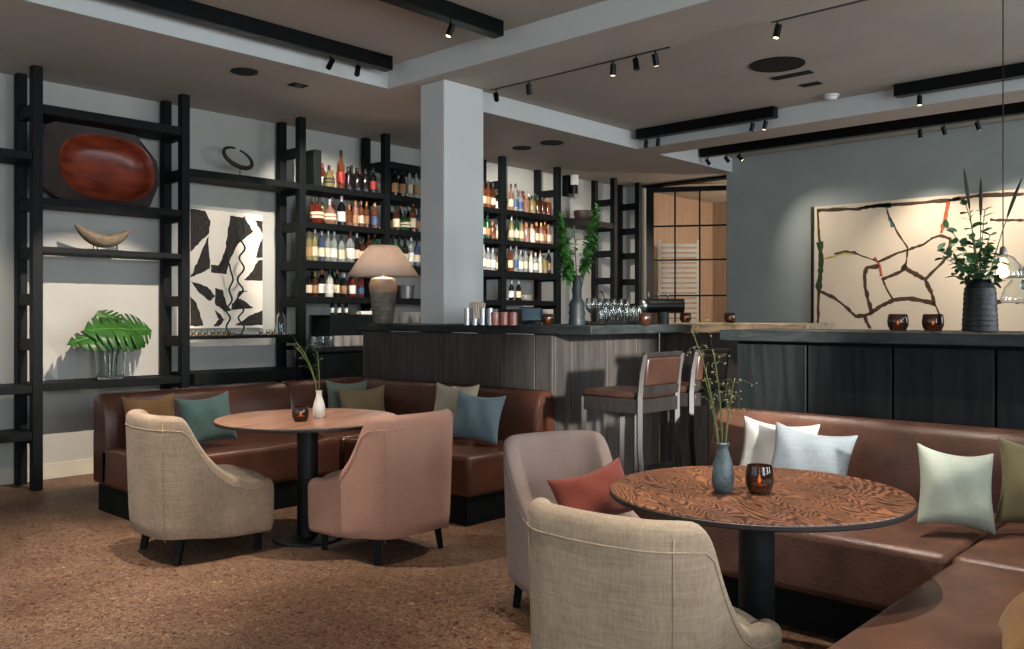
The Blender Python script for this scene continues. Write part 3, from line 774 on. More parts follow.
# ================================================================ BAR STOOLS
def stool(loc, label, rz=0):
    """faces +y; back at y=0; width along x 0.42"""
    t = thing('bar_stool', loc, label, 'bar stool', rz)
    w = .205; W = M['stoolwood']
    for s in (-1, 1):
        pts = [(s*w, -.07, 0), (s*w, -.03, .25), (s*w, .0, .55), (s*w, 0, .85), (s*w, -.015, 1.0), (s*w, -.04, 1.115)]
        pts2 = []
        MB().tube(pts, [.021, .021, .023, .023, .021, .019], 4).build('back_post', W, t, bevel=.002)
        MB().tube([(s*w, .43, 0), (s*w, .42, .84)], [.019, .023], 4).build('front_leg', W, t)
        MB().box(s*w-.012, s*w+.012, -.01, .42, .24, .275).build('side_stretcher', W, t, bevel=.002)
        MB().box(s*w-.014, s*w+.014, .0, .42, .76, .845).build('seat_rail', W, t, bevel=.002)
    MB().box(-w, w, .405, .435, .76, .845).build('seat_rail', W, t, bevel=.002)
    MB().box(-w, w, -.012, .016, .76, .845).build('seat_rail', W, t, bevel=.002)
    MB().box(-w, w, .405, .43, .28, .315).build('footrest', W, t, bevel=.002)
    MB().box(-w, w, -.05, -.025, .22, .255).build('stretcher', W, t, bevel=.002)
    MB().box(-w+.005, w-.005, .012, .44, .845, .885).build('seat', M['stoolleather'], t, bevel=.015, seg=3)
    def b(x0, x1, y0, y1, z0, z1, name, m, bv):
        mb = MB(); 
        Q = Matrix.Translation((0, -.002, .865)) @ Matrix.Rotation(R_(7), 4, 'X')
        mb.box(x0, x1, y0, y1, z0, z1, Q); return mb.build(name, m, t, bevel=bv)
    b(-w, w, -.012, .014, .0, .06, 'lower_back_rail', W, .002)
    b(-w, w, -.012, .014, .235, .262, 'top_back_rail', W, .003)
    b(-w+.022, w-.022, -.02, .022, .062, .232, 'backrest', M['stoolleather'], .012)
    return t
stool((4.56, 2.98, 0), 'dark wooden bar stool with brown leather back, left one')
stool((5.14, 2.98, 0), 'dark wooden bar stool on the right, half hidden by flower stems')

# ================================================================ CANDLE HOLDERS
def candle(loc, label, r=.045, h=.075):
    t = thing('candle_holder', loc, label, 'candle holder')
    MB().lathe([(.0, .003), (r*.72, 0.0), (r*.95, h*.3), (r, h*.55), (r*.93, h*.85), (r*.86, h), (r*.80, h), (r*.87, h*.82), (r*.93, h*.55), (r*.88, h*.32), (r*.66, .008), (0, .008)], n=20).build('glass_cup', M['amberglass'], t, smooth=True, angle=60)
    MB().lathe([(r*.55, .009), (r*.55, h*.33), (0, h*.33)], n=14).build('tealight', M['wax'], t, smooth=True, angle=40)
    MB().lathe([(0, h*.34), (.006, h*.42), (.007, h*.48), (.003, h*.58), (0, h*.66)], n=8).build('flame', M['flame'], t, smooth=True)
    return t
def onS(px, Y=None, X=None, z=0):
    a = ray(px, 315)
    if Y is not None: D = Y/a[1]
    else: D = X/a[0]
    return Vector((a[0]*D, a[1]*D, z))
def onC(px, D, z):
    a = ray(px, 315); return Vector((a[0]*D, a[1]*D, z))
cb = candle(onC(300.5, 5.12, ZT), 'amber glass candle holder on the left round table', .05, .085)
candle(onC(759.5, 3.05, ZT), 'dark amber glass candle holder on the near round table', .049, .098)
candle(onX(898, 331, 4.93)*1, 'left of the two glowing candle holders beside the black vase', .055, .09).location.z = ZR+.003
candle(onX(933, 331, 4.93)*1, 'right of the two glowing candle holders, next to the black vase', .055, .09).location.z = ZR+.003
candle(onC(548, 6.75, ZC), 'glowing candle holder left of the tall plant on the bar', .05, .085)
candle(onC(645, 6.55, ZC), 'glowing candle holder right of the glass rack', .05, .09)
candle(onC(685.5, 7.22, 1.288), 'small candle holder below the black cylinder lamp, on the slab', .048, .08)
candle(onC(730, 6.95, 1.288), 'small candle holder on the timber slab before the grey wall', .048, .08)

# ================================================================ VASES AND PLANTS
def smooth_curve(p0, p1, p2, n=12):
    p0, p1, p2 = Vector(p0), Vector(p1), Vector(p2)
    return [(p0*(1-k/n)**2+p1*2*(k/n)*(1-k/n)+p2*(k/n)**2) for k in range(n+1)]
def leaf_mb(mb, base, dirv, nrm, L, W, bend=.15, n=6):
    d = Vector(dirv).normalized(); nn = Vector(nrm); s = d.cross(nn); s = s.normalized() if s.length > .01 else d.orthogonal().normalized(); nn = s.cross(d).normalized()
    vs = []; fs = []
    for i in range(n+1):
        u = i/n; w = W/2*math.sin(PI*min(1, u*.93+.04))**.8
        c = Vector(base)+d*L*u-nn*bend*L*u*u
        vs += [c-s*w+nn*.15*w, c, c+s*w+nn*.15*w]
    for i in range(n):
        a = i*3; fs += [(a, a+1, a+4, a+3), (a+1, a+2, a+5, a+4)]
    mb.add(vs, fs)
# white vase with grass stems on left table
def vase_stems(loc, label, m, prof, stems, flowers, seed, cat='vase', n=26):
    random.seed(seed)
    t = thing('bud_vase', loc, label, cat)
    inner = [(r*.82, z) for r, z in reversed(prof[1:])]
    MB().lathe([(0, 0)]+prof+inner+[(0, .012)], n=n).build('vase_body', m, t, smooth=True, angle=60)
    top = prof[-1][1]
    mb = MB(); fl = MB(); tw = MB()
    for (ex, ey, ez, bx, by) in stems:
        c = smooth_curve((0, 0, .02), (bx, by, top+(ez-top)*.55), (ex, ey, ez))
        # keep the stem inside the neck
        mb.tube(c, [.0028]*8+[.002]*5, 5)
        for k in range(flowers):
            i = random.randint(6, 12); p = c[i]
            q = p+Vector((random.uniform(-.06, .06), random.uniform(-.06, .06), random.uniform(-.02, .07)))
            tw.tube([p, (p+q)/2+Vector((0, 0, .012)), q], .0009, 3)
            for _ in range(2):
                r = random.uniform(.0018, .0034); fl.ell(q+Vector((random.uniform(-.012, .012), random.uniform(-.012, .012), random.uniform(-.01, .01))), (r, r, r), 6, 4)
    mb.build('stems', M['stem'], t, smooth=True)
    if flowers:
        a = tw.build('twigs', M['stem'], t, smooth=True); a['kind'] = 'stuff'
        b = fl.build('blossoms', M['flower'], t, smooth=True); b['kind'] = 'stuff'
    return t
vase_stems(onC(319, 5.28, ZT), 'white bud vase with drooping grass stems on the left table', M['vasewhite'],
   [(.026, 0), (.036, .02), (.037, .06), (.028, .10), (.017, .13), (.017, .155), (.021, .165)],
   [(-.10, .10, .46, -.01, .0), (-.07, .13, .42, -.0, .02), (.0, .02, .40, .01, 0)], 5, 11)
vase_stems(onC(723, 3.06, ZT), 'blue grey ceramic vase with thin flowering stems on the near table', M['vaseblue'],
   [(.022, 0), (.036, .018), (.039, .05), (.034, .10), (.022, .14), (.017, .158), (.024, .172), (.020, .176)],
   [(-.08, .08, .57, -.02, .02), (-.02, .03, .50, .0, .0), (.03, -.03, .40, .01, -.01), (-.04, .05, .40, -.02, .02), (.01, -.03, .34, .0, -.01)], 9, 12)

# monstera in glass vase
def monstera():
    c = onY(110, 380, 7.40); c.z = .821
    t = thing('monstera_vase', c, 'green monstera leaves in a clear glass vase on the left shelf', 'plant')
    r = .115
    MB().lathe([(0, .0), (r*.9, 0), (r*.98, .10), (r*1.1, .285), (r*1.06, .285), (r*.94, .10), (r*.85, .014), (0, .014)], n=32).build('glass_vase', M['glass'], t, smooth=True, angle=50)
    def leaf(base, d, nrm, S, asp=1.0):
        base = Vector(base); d = Vector(d).normalized(); nn = Vector(nrm); sd = d.cross(nn).normalized(); nn = sd.cross(d).normalized()
        N = 60
        def P(x, y):
            return base+(sd*x*asp+d*(y-.10)+nn*(.03-.30*(y-.35)**2-.30*abs(x)**1.8))*S
        mb = MB()
        for side in (1, -1):
            vs = []; fs = []
            for k in range(N+1):
                u = k/N
                y = -.10+1.10*u
                w = .60*max(.0, math.sin(PI*min(1, (u*.96+.10)/1.06)))**.62*(1-.12*u)
                if k == N: w = 0
                ph = (u*7.0+.15*(side > 0)) % 1
                cut = 1
                if .16 < u < .95 and ph > .68: cut = .30+.10*u
                mid = max(y, 0.0)
                vs += [P(0, mid), P(side*w*min(.42, cut), mid+(y-mid)*.5-.02), P(side*w*cut, y+(.05 if cut == 1 else .03)*(-1))]
            for i in range(N):
                a = i*3; fs += [(a, a+1, a+4, a+3), (a+1, a+2, a+5, a+4)]
            mb.add(vs, fs)
        o = mb.build('leaf', M['leaf'], t, smooth=True)
        q = o.modifiers.new('solid', 'SOLIDIFY'); q.thickness = .002
        MB().tube([P(0, y/10)+nn*.002 for y in range(0, 10)], .0035, 5).build('leaf_vein', M['leafv'], o, smooth=True)
        return P(0, 0)
    b1 = leaf((.15, -.05, .40), (-1, -.15, .06), (-.15, -.75, .75), .45, .85)
    b2 = leaf((.12, -.02, .40), (1, .05, .05), (.1, -.8, .62), .27, 1.25)
    b3 = leaf((-.04, -.07, .36), (-1, -.1, -.12), (-.2, -.6, .8), .38, .7)
    b4 = leaf((.03, .04, .42), (-.35, .1, .55), (0, -1, .35), .20, 1.3)
    mb = MB()
    for b, q in ((b1, (.03, .0, .02)), (b2, (.05, 0, .02)), (b3, (-.02, -.03, .02)), (b4, (.02, .02, .02))):
        mb.tube(smooth_curve(q, (q[0], 0, .25), b), .0045, 6)
    mb.build('stems', M['stem'], t, smooth=True)
monstera()

# black vase with mixed stems on right bar
def big_vase():
    random.seed(5)
    c = onS(980, X=4.90, z=ZR+.001)
    t = thing('ribbed_vase', c, 'black ribbed ceramic vase with eucalyptus and reeds on the right bar', 'plant')
    prof = [(0, 0)]
    for k in range(30):
        z = .005+k*.255/29; r = .084-.012*(z/.26)-(.022*max(0, (z-.2)/.06)**2)+.0022*math.sin(k*2.1)
        prof.append((r, z))
    prof += [(.055, .268), (.045, .266), (.05, .22), (.06, .02), (0, .015)]
    MB().lathe(prof, n=40).build('vase_body', M['vaseblack'], t, smooth=True, angle=60)
    # camera-right direction in the plan is R
    Rr = Vector((.6777, -.7353, 0)); F = Vector((.7353, .6777, 0))
    def tip(px, py, d=0):
        a = ray(px, py); D = 4.47+d; return Vector((a[0]*D, a[1]*D, H+a[2]*D))-Vector(c)
    st = MB(); lf = MB()
    for k, (px, py, d) in enumerate([(964, 168, 0), (981, 178, .08), (1022, 178, -.1)]):
        e = tip(px, py, d); cv = smooth_curve((0, 0, .05), (e.x*.25, e.y*.25, e.z*.5), e, 16)
        st.tube(cv, [.0035]*9+[.0025]*8, 5)
        MB().tube(cv[12:], [.004, .008, .009, .007, .002], 6).build('reed_head', M['seed'], t, smooth=True)
    for k, (px, py) in enumerate([(948, 228), (966, 205), (985, 210), (944, 258), (958, 262), (1000, 262), (972, 240), (993, 250), (1006, 280), (938, 250), (952, 275), (990, 235), (975, 262), (962, 250)]):
        d = random.uniform(-.12, .12)
        e = tip(px, py, d); cv = smooth_curve((0, 0, .2), (e.x*.2, e.y*.2, .2+(e.z-.2)*.6), e, 10)
        st.tube(cv, .0022, 4)
        for i in range(3, 11):
            for _ in range(2 if i > 4 else 1):
                p = cv[i]; dv = Vector((random.uniform(-1, 1), random.uniform(-1, 1), random.uniform(-.3, .8)))
                leaf_mb(lf, p, dv, (random.uniform(-.6, .6), random.uniform(-.6, .6), 1), random.uniform(.035, .06), random.uniform(.025, .04))
    st.build('stems', M['stem'], t, smooth=True)
    o = lf.build('foliage', M['leafd'], t, smooth=True); o['kind'] = 'stuff'
    o.data.materials.append(M['leaf'])
    for p in o.data.polygons:
        if (p.index//12) % 3 == 0: p.material_index = 1
big_vase()

# tall green plant in a grey bottle vase on the bar
def bar_plant():
    random.seed(9)
    c = onC(577, 6.55, ZC)
    t = thing('plant_vase', c, 'grey bottle vase with tall green flower spikes on the bar', 'plant')
    MB().lathe([(0, 0), (.060, 0), (.064, .03), (.056, .06), (.064, .09), (.055, .12), (.062, .15), (.05, .18), (.036, .20), (.034, .34), (.040, .37), (.032, .37), (.026, .2), (.04, .1), (0, .02)], n=28).build('vase_body', M['vasedark'], t, smooth=True, angle=60)
    def tip(px, py, d=0):
        a = ray(px, py); D = 6.55+d; return Vector((a[0]*D, a[1]*D, H+a[2]*D))-Vector(c)
    st = MB(); lf = MB()
    for top, mid, n, r0 in [((560, 212), (562, 262), 420, .07), ((597, 207), (594, 232), 260, .07), ((574, 226), (577, 262), 24, .05), ((588, 252), (585, 268), 40, .06), ((570, 258), (572, 270), 60, .06), ((583, 262), (580, 275), 50, .05)]:
        d = random.uniform(-.05, .05)
        e = tip(*top, d); m = tip(*mid, d*.5)
        cv = smooth_curve((0, 0, .1), (m.x*.7, m.y*.7, m.z*.8), e, 20)
        st.tube(cv, .004, 5)
        for k in range(n):
            f = random.uniform(.38 if n > 100 else .7, 1); i = min(19, int(f*20)); p = cv[i].lerp(cv[i+1], f*20-i)
            rr = r0*(1-.55*max(0, (f-.7)/.3))
            dv = Vector((random.uniform(-1, 1), random.uniform(-1, 1), random.uniform(-.5, .9))).normalized()
            leaf_mb(lf, p+dv*.008, dv, (0, 0, 1), rr*random.uniform(.6, 1.2), rr*.55, n=3)
    st.build('stems', M['stem'], t, smooth=True)
    o = lf.build('foliage', M['leafb'], t, smooth=True); o['kind'] = 'stuff'
bar_plant()

# ================================================================ TABLE LAMP
def lamp():
    c = Vector((4.965, 6.135, ZC+.001))
    t = thing('table_lamp', c, 'table lamp with pleated cone shade and ribbed stoneware base on the bar', 'lamp')
    prof = [(0, 0), (.085, 0), (.088, .02)]
    for k in range(20):
        z = .03+k*.24/19; prof.append((.088+.030*(z/.27)+.0035*math.sin(k*2.0), z))
    MB().lathe(prof+[(.118, .275)], n=36).build('base', M['stone'], t, smooth=True, angle=60)
    MB().lathe([(.118, .276), (.124, .31), (.125, .35), (.112, .385), (.085, .405), (.03, .412), (0, .412)], n=36).build('base_collar', M['stonetop'], t, smooth=True, angle=60)
    MB().cyl((0, 0, .41), (0, 0, .60), .009, 10).build('stem', M['steel'], t, smooth=True)
    n = 96; vs = []; fs = []
    lv = [(.315, .42), (.235, .54), (.155, .655), (.125, .69)]
    for r, z in lv:
        for k in range(n):
            a = 2*PI*k/n; rr = r*(1+(.012 if k % 2 else -.0)); vs.append((rr*math.cos(a), rr*math.sin(a), z))
    for i in range(len(lv)-1):
        for k in range(n): a, b = i*n+k, i*n+(k+1) % n; fs.append((a, b, b+n, a+n))
    o = MB().add(vs, fs).build('lamp_shade', M['shade'], t, smooth=True)
    s = o.modifiers.new('solid', 'SOLIDIFY'); s.thickness = .003
    MB().ell((0, 0, .56), (.03, .03, .04), 12, 8).build('bulb', M['bulb'], t, smooth=True)
    L = bpy.data.lights.new('lamp_light', 'POINT'); L.energy = 13; L.color = (1, .90, .80); L.shadow_soft_size = .04
    o = bpy.data.objects.new('lamp_light', L); col.objects.link(o); o.parent = t; o.location = (0, 0, .50)
lamp()
# pendant lamps
def pendant(px, py, X, label, s=1.0, lit=True):
    p = onX(px, py, X)
    t = thing('pendant_lamp', (p.x, p.y, Z2), label, 'pendant lamp')
    z = p.z-Z2
    MB().cyl((0, 0, 0), (0, 0, z+.085*s), .003, 6).build('cord', M['blackmetal'], t)
    MB().lathe([(.0, .095*s+z), (.012, .09*s+z), (.018*s, .07*s+z), (.02*s, .045*s+z), (0, .04*s+z)], n=16).build('socket', M['steel'], t, smooth=True, angle=40)
    o = MB().lathe([(.02*s, .05*s+z), (.05*s, .035*s+z), (.085*s, -.01*s+z), (.10*s, -.06*s+z), (.095*s, -.075*s+z)], n=32).build('glass_shade', M['glass'], t, smooth=True)
    q = o.modifiers.new('solid', 'SOLIDIFY'); q.thickness = .0025
    MB().ell((0, 0, z), (.024*s, .024*s, .032*s), 14, 10).build('bulb', M['bulb'] if lit else M['glass'], t, smooth=True)
    if not lit: return
    L = bpy.data.lights.new('pendant_light', 'POINT'); L.energy = 5; L.color = (1, .75, .5); L.shadow_soft_size = .03
    o = bpy.data.objects.new('pendant_light', L); col.objects.link(o); o.parent = t; o.location = (0, 0, z-.045*s)
pendant(1003, 264, 5.15, 'clear glass pendant lamp with glowing bulb above the black vase')
pendant(1027, 285, 5.9, 'second clear glass pendant lamp cut by the right edge of the picture', 1.4, False)

# ================================================================ SHELF DECOR
def tray():
    ZT_ = 2.262
    c = Vector((3.06, 7.42, ZT_))
    t = thing('carved_tray', c, 'large dark carved wooden tray with red oval hollow leaning on the shelf', 'tray')
    outer = [(-.47, .10), (-.50, .34), (-.43, .60), (-.30, .67), (.28, .625), (.44, .42), (.46, .25), (.36, .02), (.28, 0), (-.30, 0), (-.37, .02)]
    # denser outline sampled by angle
    outer = [(x*1.05, z*1.01) for x, z in outer]
    def out_at(a):
        cx, cz = -.02, .325; d = (math.cos(a), math.sin(a)); best = None
        for i in range(len(outer)):
            (x1, z1), (x2, z2) = outer[i], outer[(i+1) % len(outer)]
            ex, ez = x2-x1, z2-z1; den = d[0]*ez-d[1]*ex
            if abs(den) < 1e-9: continue
            tt = ((x1-cx)*ez-(z1-cz)*ex)/den; uu = ((x1-cx)*d[1]-(z1-cz)*d[0])/den
            if tt > 0 and -1e-6 <= uu <= 1+1e-6 and (best is None or tt < best): best = tt
        return cx+d[0]*best, cz+d[1]*best
    n = 96
    ci = (.045, .32); A, B = .375, .265
    tilt = R_(7)
    Mx = Matrix.Rotation(-tilt, 4, 'X')
    def ring(fn, y): return [Mx @ Vector((fn(k)[0], y, fn(k)[1])) for k in range(n)]
    def e(sc):
        def f(k):
            a = 2*PI*k/n; cx, cz = ci
            c_, s_ = math.cos(a), math.sin(a); ex = 2/2.5
            return cx+A*sc*math.copysign(abs(c_)**ex, c_), cz+B*sc*math.copysign(abs(s_)**ex, s_)
        return f
    def o_(sc):
        def f(k):
            x, z = out_at(2*PI*k/n); return -.02+(x+.02)*sc, .325+(z-.325)*sc
        return f
    rings = [ring(o_(.80), .19), ring(o_(.93), .10), ring(o_(1.0), -.02), ring(o_(.985), -.03), ring(e(1.04), -.012)]
    vs = [p for r in rings for p in r]; fs = []
    for i in range(len(rings)-1):
        for k in range(n): a, b = i*n+k, i*n+(k+1) % n; fs.append((a, b, b+n, a+n))
    fs.append(tuple(reversed(range(n))))
    MB().add(vs, fs).build('tray_body', M['bowldark'], t, smooth=True, angle=50)
    rings = [ring(e(1.045), -.012), ring(e(1.0), -.008), ring(e(.95), .06), ring(e(.84), .11), ring(e(.6), .135), ring(e(.25), .14)]
    vs = [p for r in rings for p in r]; fs = []
    for i in range(len(rings)-1):
        for k in range(n): a, b = i*n+k, i*n+(k+1) % n; fs.append((a, b, b+n, a+n))
    fs.append(tuple((len(rings)-1)*n+k for k in range(n)))
    MB().add(vs, fs).build('hollow', M['bowlred'], t, smooth=True)
    # lowest point down to the shelf
    low = min((Mx @ Vector((x, y, z))).z for (x, z) in outer for y in (-.03, .17*0))
    for ch in t.children: ch.location.z = -low+.001
tray()
def crescent():
    c = onY(103, 240, 7.38); c.z = 1.881
    t = thing('crescent_sculpture', c, 'weathered wooden crescent sculpture on two pegs, on the thin shelf', 'sculpture')
    n = 24; vs = []; fs = []; K = 10
    for i in range(n+1):
        u = i/n*2-1
        x = u*.225; zc = .095+.085*abs(u)**1.9+(.02*u if 0 else 0); hgt = .066*(1-abs(u)**4)+.012; w = .085*(1-abs(u)**2.5)+.01
        if u < 0: zc += .015*abs(u)
        for k in range(K):
            a = 2*PI*k/K
            dz = hgt*math.sin(a)
            if dz > 0: dz *= .5
            vs.append((x, w*math.cos(a), zc+dz))
    for i in range(n):
        for k in range(K): a, b = i*K+k, i*K+(k+1) % K; fs.append((a, b, b+K, a+K))
    fs.append(tuple(range(K))); fs.append(tuple(n*K+k for k in reversed(range(K))))
    MB().add(vs, fs).build('crescent_body', M['horn'], t, smooth=True, sub=1)
    for x in (-.075, -.045, .115): MB().cyl((x, 0, 0), (x, 0, .05), .006, 8).build('peg', M['iron'], t, smooth=True, angle=40)
    MB().box(-.12, .16, -.03, .03, 0, .008).build('base', M['iron'], t, bevel=.002)
crescent()
def ringsc():
    c = onY(240, 178, 7.42); c.z = 2.631
    t = thing('ring_sculpture', c, 'dark open ring sculpture on a thin pin above the painting', 'sculpture')
    pts = []; rs = []
    for k in range(27):
        a = R_(98)+R_(340)*k/26
        x = .145*math.cos(a); z = .185+.085*math.sin(a)-.22*x
        pts.append((x-.02, .02*math.sin(a), z)); rs.append(.009+.012*math.sin(PI*k/26))
    MB().tube(pts, rs, 10).build('ring', M['bowldark'], t, smooth=True)
    MB().cyl((0, 0, .006), (0, 0, .085), .004, 8).build('pin', M['iron'], t, smooth=True)
    MB().lathe([(.03, 0), (.03, .006)], n=20).build('base', M['iron'], t)
ringsc()
# black and white painting
def painting_left():
    yb = 7.695
    p0 = onY(186, 209, 7.66); p1 = onY(260.5, 315, 7.66)
    x0, x1, z0, z1 = 3.93, 4.685, 1.225, 2.335
    t = thing('abstract_painting', (x0, 7.6547, z0), 'black and white abstract painting on the wall between two shelf uprights', 'painting')
    W, Hh = x1-x0, z1-z0
    MB().box(0, W, 0, .045, 0, Hh).build('canvas', M['canvasw'], t, bevel=.003)
    polys = [[(55,40),(110,45),(132,80),(126,132),(90,168),(55,205)], [(125,140),(130,265),(95,285),(55,303),(70,270),(95,210)],
     [(210,55),(270,60),(305,110),(245,160),(215,215),(195,285),(135,280),(135,250),(165,250),(190,190),(200,120)], [(310,65),(345,65),(345,115)],
     [(345,130),(345,212),(315,215),(330,165)], [(345,220),(345,305),(265,305),(300,270),(325,225)], [(55,315),(120,335),(150,370),(130,390),(90,360)],
     [(150,340),(180,345),(195,400),(215,425),(190,432),(150,400)], [(55,372),(80,400),(105,485),(55,485)], [(215,400),(240,375),(270,390),(305,415),(250,420),(215,425)],
     [(345,425),(345,485),(230,485),(290,445)], [(150,425),(172,440),(188,462),(165,490),(145,485),(165,460)], [(245,350),(285,345),(265,355),(240,370)]]
    mb = MB()
    random.seed(4)
    for pl in polys:
        q = []
        for i in range(len(pl)):
            a, b = pl[i], pl[(i+1) % len(pl)]
            for k in range(5):
                f = k/5; jx = random.uniform(-2.2, 2.2) if k else 0; jz = random.uniform(-2.2, 2.2) if k else 0
                x = a[0]+(b[0]-a[0])*f+jx; y = a[1]+(b[1]-a[1])*f+jz
                x = min(344, max(56, x))
                y = min(488, max(42, y))
                q.append((W*(x-55)/290, -.0015, Hh*(1-(y-40)/455.0)))
        mb.prism(q, (0, .0014, 0))
    mb.build('black_shapes', M['inkblack'], t, weld=False)
painting_left()
def squiggle():
    c = onY(235, 335, 7.50); c.z = 1.166
    t = thing('wire_sculpture', c, 'pair of wavy dark wires standing in front of the black and white painting', 'sculpture')
    MB().lathe([(.07, 0), (.07, .008)], n=24, sx=1.3, sy=.5).build('base', M['iron'], t)
    def Z(py): return H+(315-py)*8.3/877-1.166
    for name, xs in (('wavy_wire', (.055, [(337, .0), (327, .04), (318, -.02), (310, .035), (300, -.035), (290, .03), (280, -.03), (268, .04), (258, -.01), (248, .05), (238, .0), (230, .04), (222, .02), (215, .05)])),
                     ('wavy_wire', (-.07, [(337, .02), (327, -.02), (318, .02), (310, -.02), (300, .04), (290, .01), (280, .05), (268, .02), (258, -.02), (248, .04)]))):
        off, L = xs; pts = []
        for i in range(len(L)-1):
            for k in range(4):
                f = k/4; f = (1-math.cos(PI*f))/2
                pts.append((off+L[i][1]*(1-f)+L[i+1][1]*f, 0, Z(L[i][0]+(L[i+1][0]-L[i][0])*k/4)))
        pts[0] = (pts[0][0], 0, .006)
        MB().tube(pts, .0085, 8).build(name, M['iron'], t, smooth=True)
squiggle()
# big painting
def painting_right():
    X = 10.60
    y0, y1, z0, z1 = .6, 4.65, .95, 2.70
    t = thing('abstract_painting', (X, y0, z0), 'huge cream canvas with brown branching lines on the right wall', 'painting')
    MB().box(0.0, .07, 0, y1-y0, 0, z1-z0).build('canvas', M['canvas'], t, bevel=.003)
    MB().box(-.015, .06, y1-y0, y1-y0+.03, 0, z1-z0).build('frame', M['iron'], t)
    Z8 = lambda x, y: (800+x/4.056, 180+y/4.056)
    Z9 = lambda x, y: (920+x/3.415, 150+y/3.415)
    lines = [
     ('pb', 7, Z8, [(68,124),(160,119),(240,117),(300,106),(360,102),(480,92),(600,82),(649,74)]), ('pb', 7, Z9, [(100,172),(140,165),(200,157),(280,153),(355,150)]),
     ('pg', 8, Z8, [(240,115),(300,105),(370,102)]), ('pb', 6, Z8, [(72,124),(75,190),(80,250)]), ('pg', 13, Z8, [(80,250),(86,330),(82,380),(76,448)]), ('pb', 6, Z8, [(76,448),(74,520),(72,600)]),
     ('pb', 3.5, Z8, [(350,115),(362,150),(400,220),(437,275)]), ('pt', 8, Z8, [(362,150),(378,190)]), ('pb', 3.5, Z8, [(437,275),(432,320),(425,360)]),
     ('po', 8, Z8, [(600,90),(588,160),(572,215)]),
     ('pb', 5, Z8, [(320,330),(400,295),(440,282),(500,262),(535,236),(570,225),(612,240)]),
     ('py', 3, Z8, [(85,322),(140,308),(180,295),(220,300)]), ('pb', 5, Z8, [(140,300),(180,290),(222,294),(228,300)]), ('pb', 3, Z8, [(225,297),(280,318),(320,330)]),
     ('pb', 8, Z8, [(290,532),(275,480),(264,430),(262,380),(272,356),(322,348)]), ('po', 6, Z8, [(300,315),(320,340),(330,390)]), ('pb', 4, Z8, [(335,400),(350,440),(378,488)]),
     ('pb', 6, Z8, [(332,402),(380,385),(425,364)]), ('pb', 9, Z8, [(418,366),(425,345),(432,362),(470,382),(505,402)]),
     ('pb', 6, Z8, [(612,240),(600,310),(560,352),(507,405)]), ('pb', 7, Z8, [(507,405),(530,450),(545,500)]), ('pb', 4, Z8, [(545,500),(560,530),(572,560)]),
     ('pb', 8, Z8, [(285,540),(330,510),(380,486),(440,480),(500,490),(548,502)]),
     ('pb', 7, Z8, [(80,450),(140,478),(190,518),(225,552),(262,550),(290,540)]), ('pb', 7, Z8, [(262,550),(270,575),(285,602)]),
     ('pb', 5, Z9, [(240,238),(300,240),(355,240)]), ('pb', 8, Z9, [(255,518),(310,516),(355,518)])]
    parts = {}
    random.seed(2)
    for mk, w, Zf, pl in lines:
        pts = []
        for i in range(len(pl)-1):
            for k in range(4):
                f = k/4; pts.append((pl[i][0]*(1-f)+pl[i+1][0]*f+random.uniform(-1.2, 1.2), pl[i][1]*(1-f)+pl[i+1][1]*f+random.uniform(-1.2, 1.2)))
        pts.append(pl[-1])
        P3 = []
        for q in pts:
            a = onX(*Zf(*q), X); P3.append(Vector((0, a.y-y0, a.z-z0)))
        mb = MB()
        n = len(P3); vs = []; fs = []
        wid = w/4.056*10.5/877/2*2.0
        for i, p in enumerate(P3):
            d = (P3[min(i+1, n-1)]-P3[max(i-1, 0)]).normalized(); s = Vector((0, -d.z, d.y)); ww = wid*random.uniform(.6, 1.35)
            for e_ in (-1, 1): 
                vs += [p+s*ww*e_+Vector((.0005, 0, 0)), p+s*ww*e_*.7+Vector((-.004, 0, 0))]
        for i in range(n-1):
            a = i*4
            fs += [(a, a+1, a+5, a+4), (a+1, a+3, a+7, a+5), (a+3, a+2, a+6, a+7), (a+2, a, a+4, a+6)]
        fs += [(0, 1, 3, 2), ((n-1)*4, (n-1)*4+1, (n-1)*4+3, (n-1)*4+2)]
        mb.add(vs, fs).build('painted_line', M[mk], t, weld=False)
painting_right()

# sconce on the shelf wall
p = onY(569, 184, 7.62)
t = thing('wall_sconce', (p.x, 7.62, p.z), 'white and black wall sconce above the tall green plant', 'wall lamp')
MB().box(-.05, .09, -.02, .08, -.17, .17).build('back_plate', M['blackmetal'], t, bevel=.004)
MB().lathe([(.05, -.02), (.055, .0), (.055, .15), (.05, .16)], c=(.02, -.08, 0), n=20).build('white_shade', M['white'], t, smooth=True, angle=40)
MB().lathe([(.05, -.14), (.05, -.025)], c=(.02, -.08, 0), n=20).build('lamp_body', M['blackmetal'], t, smooth=True, angle=40)
# black bowl
p = onY(583.5, 219, 7.40); t = thing('round_bowl', (p.x, 7.40, 2.631), 'black round bowl on the shelf right of the sconce', 'bowl')
MB().lathe([(0, 0), (.09, 0), (.12, .03), (.135, .10), (.135, .14), (.125, .14), (.11, .04), (0, .02)], n=32).build('bowl_body', M['bowldark'], t, smooth=True, angle=50)
# grey slab (book) on top bottle shelf
o = MB().box(-.045, .045, -.1, .1, 0, .36).build('stone_slab', M['iron'], bevel=.004, loc=onY(312, 184, 7.42)); o.location.z = 2.631
tag(o, 'upright grey stone slab at the left end of the top bottle shelf', 'slab')

